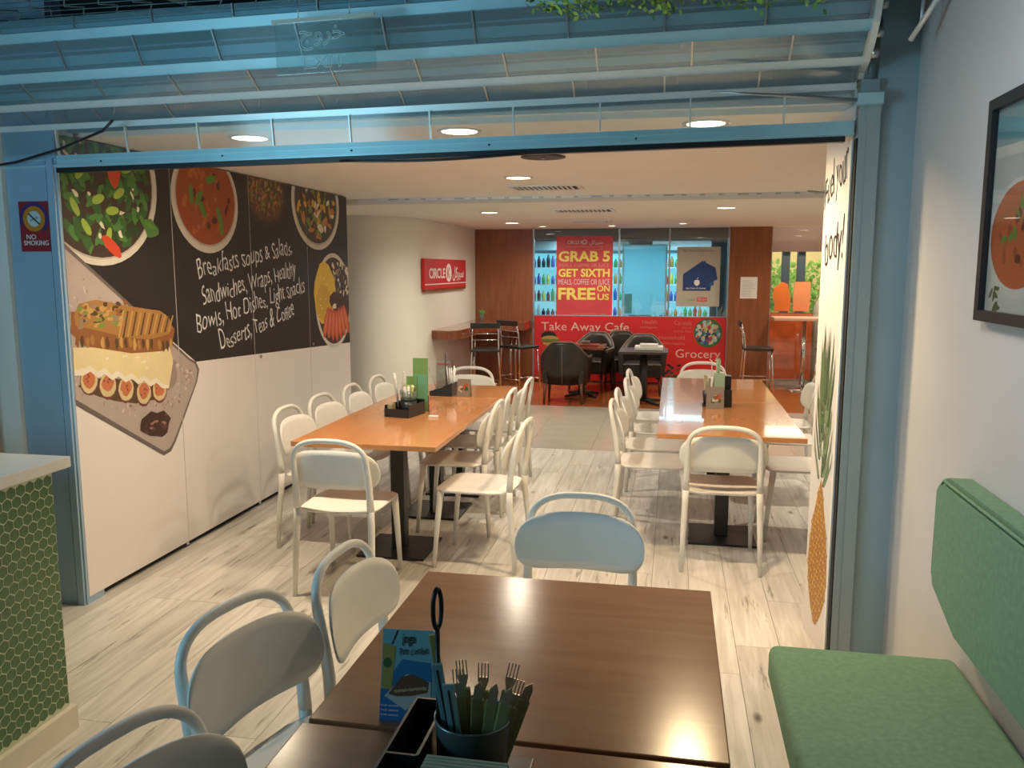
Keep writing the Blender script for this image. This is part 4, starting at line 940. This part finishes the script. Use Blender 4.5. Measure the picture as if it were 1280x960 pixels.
# ---- armchairs
def armchair(x, y, rz, label, s=1.0):
    t = thing('leather_armchair', label, 'armchair', (x, y, 0), rz, 'dark leather tub armchairs')
    # wrap-around shell, open to +y
    m = MB(); n = 26; vs = []
    for k in range(n+1):
        a = PI*(-.02)+PI*1.04*k/n+PI; c_, s_ = math.cos(a), math.sin(a)
        f = abs(math.cos(a)); top = .76-.20*max(0, (f-.35)/.65)**1.4; yy = (.26*s_-.02) if f < .985 else .12
        if k in (0, n): yy = .27
        for (r, z) in ((1.0, .24), (1.07, .42), (1.10, top-.03), (1.06, top), (.92, top), (.86, top-.05), (.84, .30)):
            px = .285*r*c_; py = yy*r if k not in (0, n) else .27
            vs.append((px, py, z))
    q = 7
    fs = [(k*q+j, (k+1)*q+j, (k+1)*q+(j+1) % q, k*q+(j+1) % q) for k in range(n) for j in range(q)]
    m.add(vs, fs, True); m.f += [tuple(range(q)), tuple(n*q+j for j in range(q))]; m.m += [0, 0]; m.sm += [False, False]
    m.build('shell', M['leather'], t)
    m = MB(); m.bbox(-.25, .25, -.22, .28, .24, .42, .03); m.build('seat', M['leather'], t)
    m = MB(); m.tube([Vector(vs[k*q+3])*1.0+Vector((0, 0, .004)) for k in range(n+1)], .011, 6); m.build('piping', M['leatherl'], t)
    m = MB(); m.tube([(-.25, .285, .41), (.25, .285, .41)], .009, 6); m.build('seat_piping', M['leatherl'], t)
    m = MB(); m.tube([(0, -.315, .26), (0, -.328, .45), (0, -.33, .72)], .004, 5); m.build('back_seam', M['leatherl'], t)
    for sx in (-1, 1):
        for sy in (-1, 1): m = MB(); m.tube([(sx*.22, sy*.20, .25), (sx*.235, sy*.215, 0)], [.024, .015], 6); m.build('leg', M['edged'], t)
    return t
armchair(-1.29, 10.22, 0, 'brown leather armchair seen from behind, in front of the red panel')
armchair(-1.08, 11.36, R(165), 'leather armchair facing us behind the left low table')
armchair(-.37, 11.10, R(180), 'leather armchair behind the right low table, facing us')
armchair(-.62, 11.66, R(200), 'leather armchair mostly hidden at the left of the right low table')
def lowtable(x, y, label, h, top):
    t = thing('low_table', label, 'table', (x, y, 0), 0, 'low tables by the shop')
    m = MB(); m.bbox(-.29, .29, -.29, .29, h-.03, h, .004); m.build('tabletop', top, t); m = MB(); m.tube([(0, 0, .03), (0, 0, h-.03)], .05, 12); m.build('pedestal', M['black'], t)
    for k in range(4): a = PI/4+k*PI/2; m = MB(); m.tube([(0, 0, .05), (.28*math.cos(a), .28*math.sin(a), .015)], [.03, .015], 6); m.build('foot', M['black'], t)
lowtable(-1.13, 10.72, 'low table between the two left armchairs', .66, M['barw']); lowtable(-.33, 10.25, 'low table in front of the right armchairs with papers on it', .66, mat('dark_top', (.05, .03, .02), .3))
o = thing('folded_papers', 'pile of white papers on the right low table', 'papers', (-.27, 10.25, .661)); m = MB(); m.bbox(-.17, .17, -.12, .12, 0, .05, .015); m.build('paper_pile', M['paper'], o); m = MB(); m.bbox(-.11, .11, -.10, .08, .051, .075, .008); m.build('top_sheets', M['paper'], o)
o = thing('red_serving_tray', 'reddish tray and napkin box on the left low table', 'tray', (-1.08, 10.68, .661)); m = MB(); m.bbox(-.16, .16, -.11, .11, 0, .02, .005); m.build('tray', mat('tray_red', (.25, .03, .02), .35), o); m = MB(); m.bbox(-.05, .05, -.05, .05, .021, .06, .005); m.build('napkin_box', M['leatherl'], o)

# ================================================================ THINGS ON THE TABLES
teal = mat('sachet_blue', (.16, .34, .38), .4); olive = mat('sleeve_green', (.30, .29, .12), .6); forkm = mat('fork_metal', (.55, .52, .42), .3, metal=.7)
# foreground caddy
cd = thing('cutlery_caddy', 'black table caddy with a ring handle on the foreground table', 'caddy', (-.35, 1.25, .75))
m = MB(); m.bbox(-.095, .125, -.15, .135, 0, .012, .003); m.build('tray_base', M['bplastic'], cd)
m = MB(); m.box(-.095, -.090, -.15, .13, .012, .11); m.box(-.04, -.035, -.05, .13, .012, .11); m.box(-.09, -.04, .125, .13, .012, .11); m.box(-.09, -.04, -.052, -.047, .012, .11); m.build('side_compartment', M['bplastic'], cd)
m = MB(); m.box(-.09, .12, -.15, -.145, .012, .085); m.box(-.09, .12, -.075, -.070, .012, .085); m.box(.12, .125, -.15, -.07, .012, .085); m.build('napkin_compartment', M['bplastic'], cd)
m = MB(); m.tube([(-.028, .045, .012), (-.028, .045, .285)], .0042, 10); m.build('handle_rod', M['black'], cd)
m = MB(); m.tube([(-.028+.0045*math.cos(2*PI*k/24), .045+.010*math.cos(2*PI*k/24), .320+.035*math.sin(2*PI*k/24)) for k in range(24)], .0042, 8, closed=True); m.build('handle_ring', M['black'], cd)
bu = thing('cutlery_bucket', 'dark metal bucket of wrapped cutlery in the black caddy', 'bucket', (-.318, 1.30, .7625))
m = MB(); m.lathe([(.0, .004), (.050, .004), (.062, .118), (.0655, .120), (.0665, .116), (.0535, .0), (.0, .0)], seg=32); pail = m.build('pail', mat('bucket_metal', (.10, .13, .13), .4, metal=.5), bu)
m = MB(); m.tube([(.0655*math.cos(2*PI*k/32), .0655*math.sin(2*PI*k/32), .119) for k in range(32)], .0022, 6, closed=True); m.build('rim', mat('rim_metal', (.25, .30, .28), .3, metal=.8), pail)
def cutlery(x, y, tx, ty, h, label, fork=True):
    """paper-sleeved cutlery standing in the bucket; (tx, ty) lean"""
    t = thing('wrapped_fork' if fork else 'wrapped_knife', label, 'cutlery', (-.318+x, 1.30+y, .768), 0, 'paper-sleeved cutlery in the bucket')
    t.rotation_euler = (ty, tx, .15)
    m = MB(); m.bbox(-.011, .011, -.004, .004, 0, h, .003); m.build('paper_sleeve', olive, t)
    m = MB()
    if fork:
        m.prism([(-.004, h), (.004, h), (.0095, h+.018), (.0095, h+.024), (-.0095, h+.024), (-.0095, h+.018)], -.0012, .0012, 'y')
        for q in range(4): m.box(-.0095+q*.0057, -.0075+q*.0057, -.0010, .0010, h+.024, h+.050)
    else: m.prism([(-.008, h), (.008, h), (.009, h+.018), (.004, h+.032), (-.006, h+.022)], -.001, .001, 'y')
    m.build('tines' if fork else 'blade', forkm, t)
for k, (x, y, tx, ty, h, f, lab) in enumerate([
  (-.008, .026, -.10, -.03, .148, 1, 'wrapped fork at the back left of the bucket, leaning left'), (.008, .028, .02, -.03, .143, 1, 'wrapped fork at the back middle of the bucket'), (-.02, .016, -.06, -.02, .136, 1, 'wrapped fork just right of the tall blue sachets'),
  (.024, .018, .22, -.05, .152, 1, 'tallest wrapped fork leaning right'), (.030, .0, .27, .0, .138, 1, 'wrapped fork leaning farthest right in front of the tallest'),
  (.004, -.006, .04, .03, .150, 0, 'wrapped knife in the middle front of the bucket'), (.018, -.012, .12, .03, .152, 0, 'wrapped knife right of the middle one'), (.030, -.016, .20, .02, .150, 0, 'wrapped knife at the front right'), (.038, .010, .33, .0, .150, 0, 'wrapped knife at the right rim of the bucket')]):
    cutlery(x, y, tx, ty, h, lab, bool(f))
def sachet(x, y, tx, ty, w, h, ma, label, top=None):
    t = thing('paper_sachet', label, 'sachet', (x, y, .768)); t.rotation_euler = (ty, tx, .1)
    m = MB(); m.bbox(-w/2, w/2, -.0025, .0025, 0, h, .0015); m.build('wrapper', ma, t)
    m = MB(); m.box(-.0015, .0015, -.0032, -.0027, .01, h-.01); m.build('fold_line', M['dark'], t)
    if top: m = MB(); m.bbox(-w/2+.001, w/2-.001, -.003, .003, h+.0005, h+.05, .0015); m.build('top_band', top, t)
sachet(-.342, 1.285, -.16, .02, .018, .215, teal, 'tall pale blue sachet at the left of the bucket'); sachet(-.330, 1.275, -.13, .03, .020, .185, mat('sachet_pale', (.22, .40, .42), .4), 'shorter pale blue sachet beside the tall one')
sachet(-.350, 1.30, -.15, -.02, .016, .205, mat('sachet_teal_dark', (.06, .20, .22), .4), 'dark teal sachet with an olive top leaning left', mat('sachet_olive', (.34, .28, .06), .5))
o = thing('napkin_stack', 'pale green folded napkins standing in the front of the black caddy', 'napkins', (-.295, 1.142, .7635))
for k in range(6): m = MB(); m.bbox(-.066, .066, -.026+k*.009, -.019+k*.009, 0, .122, .002); m.build('napkin', mat('napkin_green', (.30, .38, .30), .7), o)
# foreground card
cdm = thing('joga_menu_card', 'small blue standing card reading joga beside the caddy', 'card', (-.50, 1.475, .7505), R(4))
m = MB(); m.box(-.052, .052, -.001, .001, 0, .178, Matrix.Rotation(R(-14), 3, 'X'), (0, 0, 0)); m.build('card_sheet', mat('card_sky', (.17, .38, .44), .4), cdm)
m = MB(); m.box(-.052, .052, .088, .090, .0, .168, Matrix.Rotation(R(12), 3, 'X'), (0, .089, 0)); m.build('card_rear_sheet', mat('card_sky', (.17, .38, .44), .4), cdm)
rx = Matrix.Rotation(R(-14), 4, 'X'); cp = Matrix.Rotation(R(-14), 3, 'X')
def cpoly(name, poly, ma, l): 
    m = MB(); m.add([cp @ Vector((a, -.0011-l*.00012, b_)) for a, b_ in poly], [tuple(range(len(poly)))]); return m.build(name, ma, cdm, recalc=False)
cpoly('blue_backdrop', [(-.052, .0), (.052, .0), (.052, .115), (-.01, .12), (-.052, .06)], flat('cyan', (.015, .14, .30)), 1)
cpoly('dark_footer', [(-.052, .0), (-.005, 0), (-.005, .035), (-.052, .045)], flat('navy', (.01, .12, .34)), 2)
cpoly('juice_glass', [(-.050, .062), (-.030, .060), (-.024, .145), (-.050, .150)], flat('juice', (.34, .26, .05)), 3); cpoly('juice_badge', ell(-.040, .112, .009, .010, 16), flat('badge', (.03, .10, .03)), 4)
cpoly('straw', [(-.034, .148), (-.031, .148), (-.020, .176), (-.023, .176)], M['blk'], 4)
cpoly('plate', [(-.044, .048), (.0, .092), (.050, .078), (.050, .045), (.0, .022)], flat('plate', (.42, .44, .42)), 5); cpoly('sandwich', [(-.036, .052), (-.010, .086), (.012, .092), (.046, .078), (.044, .058), (.01, .050), (-.02, .048)], flat('toast', (.12, .055, .025)), 6)
for k in range(9): cpoly('filling', blob(-.02+k*.007, .058+.001*k, .005, .003, 7, .3), flat('filling', (.42, .30, .14)), 7)
cpoly('price_badge', rrect(.024, .024, .016, .012, .003, 3), flat('price', (.5, .06, .08)), 7)
text('lettering', 'joga', .028, rx @ mtx((-.012, -.0022, .152), (1, 0, 0), (0, 0, 1)), M['blk'], cdm, width=.027, ext=.0003); text('lettering', 'Pure Comfort', .02, rx @ mtx((-.016, -.0022, .128), (1, 0, .08), (0, 0, 1)), M['blk'], cdm, width=.058, ext=.0003, jitter=.06)
for k in range(3): text('lettering', 'fresh toasted', .006, rx @ mtx((-.050, -.0018, .028-k*.009), (1, 0, 0), (0, 0, 1)), M['wht'], cdm, width=.036, ext=.0001)

def straws(par, n, x, y, z, h, r, ma, lean=.2, th=.004, name='straw', sd=1):
    rd = random.Random(sd)
    for k in range(n):
        a = rd.uniform(0, 6.3); q = rd.random()**.5*r; dx, dy = math.cos(a)*q, math.sin(a)*q; hh = h*rd.uniform(.85, 1.05)
        m = MB(); m.tube([(x+dx*.5, y+dy*.5, z), (x+dx*.5+dx*lean*6, y+dy*.5+dy*lean*6, z+hh)], th, 6); m.build(name, ma[k % len(ma)] if isinstance(ma, list) else ma, par)
# left row, near caddy
c1 = thing('table_caddy', 'black caddy with green card and sachets on the left table, nearer one', 'caddy', (-1.60, 4.83, .75), R(-12), 'caddies on the white-chair tables')
m = MB(); m.box(-.085, .085, -.10, -.095, 0, .05); m.box(-.085, .085, .095, .10, 0, .09); m.box(-.085, -.08, -.095, .095, 0, .07); m.box(.08, .085, -.095, .095, 0, .075); m.box(-.08, .08, -.095, .095, 0, .006); m.build('box', M['bplastic'], c1)
m = MB(); m.lathe([(.045, .006), (.052, .085), (.05, .085), (.043, .008)], (.01, .03, 0), 20); m.build('dark_pot', M['bplastic'], c1)
m = MB(); m.bbox(-.075, -.045, -.08, -.03, .007, .075, .003); m.build('sachet_box', mat('kraft', (.35, .28, .17), .7), c1)
m = MB(); m.lathe([(.0, .087), (.048, .09), (.055, .15), (.052, .15), (.045, .092), (0, .09)], (.01, .03, 0), 20); m.build('clear_cup', M['jar'], c1)
straws(c1, 14, .01, .03, .09, .09, .03, [mat('kraft', (.35, .28, .17), .7), M['paper'], mat('sugar_green', (.35, .42, .12), .6)], .1, .009, 'sugar_stick', 3)
straws(c1, 4, -.06, .05, .01, .24, .02, [M['paper'], mat('sugar_grey', (.45, .42, .42), .6)], .25, .007, 'paper_straw', 5)
g1 = thing('green_card', 'tall green card standing behind the near caddy on the left table', 'card', (-1.545, 4.985, .7505), R(-4)); m = MB(); m.box(-.05, .05, 0, .004, 0, .335); m.build('tall_sheet', mat('card_green', (.16, .30, .08), .5), g1); m = MB(); m.box(-.048, .048, -.003, -.0005, .06, .235); m.build('teal_print', mat('card_teal', (.14, .34, .20), .5), g1); m = MB(); m.box(-.09, -.02, -.012, -.008, 0, .22); m.build('short_sheet', mat('card_green', (.16, .30, .08), .5), g1)
n1 = thing('number_stand', 'small white clip stand with a thin rod beside the near caddy', 'stand', (-1.405, 4.78, .7505)); m = MB(); m.bbox(-.028, .032, -.012, .012, 0, .012, .004); m.build('clip_base', M['paper'], n1); m = MB(); m.tube([(-.026, 0, .010), (-.028, 0, .13)], .0025, 6); m.build('rod', M['black'], n1)
# left row, far caddy
c2 = thing('table_caddy', 'black wedge-shaped caddy with straws on the left table, farther one', 'caddy', (-1.585, 5.68, .75), R(-6), 'caddies on the white-chair tables')
pf_ = [(-.085, 0), (.085, 0), (.085, .095), (.03, .075), (-.01, .04), (-.085, .03)]
for y in (-.07, .065): m = MB(); m.prism(pf_, y, y+.005, 'y'); m.build('side_panel', M['bplastic'], c2)
m = MB(); m.box(-.085, .085, -.065, .065, 0, .006); m.box(.08, .085, -.065, .065, .006, .09); m.box(-.085, -.08, -.065, .065, .006, .03); m.build('inner_box', M['bplastic'], c2)
m = MB(); m.tube([(.02, 0, .006), (.01, 0, .30)], .004, 6); m.build('handle_rod', M['black'], c2)
straws(c2, 6, .04, .03, .01, .20, .025, [M['paper']], .3, .004, 'white_stirrer', 8); m = MB(); m.tube([(-.06, .03, .01), (-.13, .03, .19)], .003, 5); m.build('long_stirrer', M['steel'], c2)
mc = thing('clear_menu_holder', 'pinkish menu in a clear holder behind the far left caddy', 'menu', (-1.62, 5.79, .7505), R(-6)); m = MB(); m.box(-.06, .06, 0, .003, 0, .235); m.build('acrylic', M['jar'], mc); m = MB(); m.box(-.055, .055, .004, .006, .02, .23); m.build('menu_sheet', mat('menu_pink', (.62, .47, .42), .5), mc); m = MB(); m.box(-.045, .045, -.003, -.0005, .20, .212); m.build('red_heading', M['redp'], mc)
def card(x, y, label, rz, w=.048, h=.125, leaf=.045):
    t = thing('standing_menu_card', label, 'card', (x, y, .7505), rz, 'small standing menu cards')
    m = MB(); m.box(-w, w, -.001, .001, 0, h, Matrix.Rotation(R(-9), 3, 'X'), (0, 0, 0)); m.build('front_sheet', mat('card_grey', (.30, .25, .22), .5), t)
    m = MB(); m.box(-w, w, leaf-.001, leaf+.001, 0, h, Matrix.Rotation(R(9), 3, 'X'), (0, leaf, 0)); m.build('rear_sheet', mat('card_grey', (.30, .25, .22), .5), t)
    q = Matrix.Rotation(R(-9), 3, 'X'); m = MB(); mt = []
    for k in range(14):
        m.mi = k % 4; m.add([q @ Vector((a, -.0014-k*.00002, b_)) for a, b_ in blob(rnd.uniform(-.03, .03), rnd.uniform(.045, .085), .014, .010, 8, .3, rnd.uniform(0, 3))], [tuple(range(8))])
    m.build('food_print', [F['shrimp'], F['rim'], F['crust'], F['kale']], t, recalc=False); return t
card(-1.425, 5.60, 'small standing menu card right of the far left caddy', R(-5)); card(.285, 5.42, 'small menu card leaning in front of the right table caddy', R(2), .055, .14)
# right row caddy
c3 = thing('table_caddy', 'black caddy with straws and sugar sticks on the right table', 'caddy', (.30, 5.56, .75), R(2), 'caddies on the white-chair tables')
m = MB(); m.box(-.095, .09, -.075, .075, 0, .006); m.box(.035, .09, -.075, -.070, .006, .115); m.box(.035, .09, .0, .075, .10, .195); m.box(.085, .09, -.07, .07, .006, .115); m.box(.035, .04, -.07, .07, .006, .115); m.box(.04, .085, .0, .07, .006, .10); m.build('black_box', M['bplastic'], c3)
m = MB(); m.lathe([(.04, .006), (.047, .09), (.044, .09), (.038, .008)], (-.045, .02, 0), 18); m.build('wire_cup', M['black'], c3)
straws(c3, 16, -.045, .01, .02, .18, .035, [mat('kraft', (.35, .28, .17), .7), M['paper'], mat('sugar_white', (.55, .52, .48), .6)], .12, .008, 'sugar_stick', 12)
straws(c3, 6, .005, .03, .02, .28, .02, [mat('straw_green', (.22, .34, .18), .6), mat('straw_sage', (.35, .45, .30), .6)], .06, .007, 'green_straw', 14)
m = MB(); m.bbox(-.02, .045, -.04, -.036, .02, .22, .001); m.build('pale_green_sheet', mat('sage_sheet', (.42, .58, .42), .6), c3)
m = MB(); m.tube([(-.03, .03, .02), (-.035, .03, .29), (-.05, .03, .30)], .004, 6); m.build('bent_straw', M['paper'], c3)
m = MB(); m.prism([(.03, .0), (.10, .0), (.05, .13)], .11, .114, 'y'); m.build('white_napkin', M['paper'], c3)
# cap dark things in the bench corner etc.
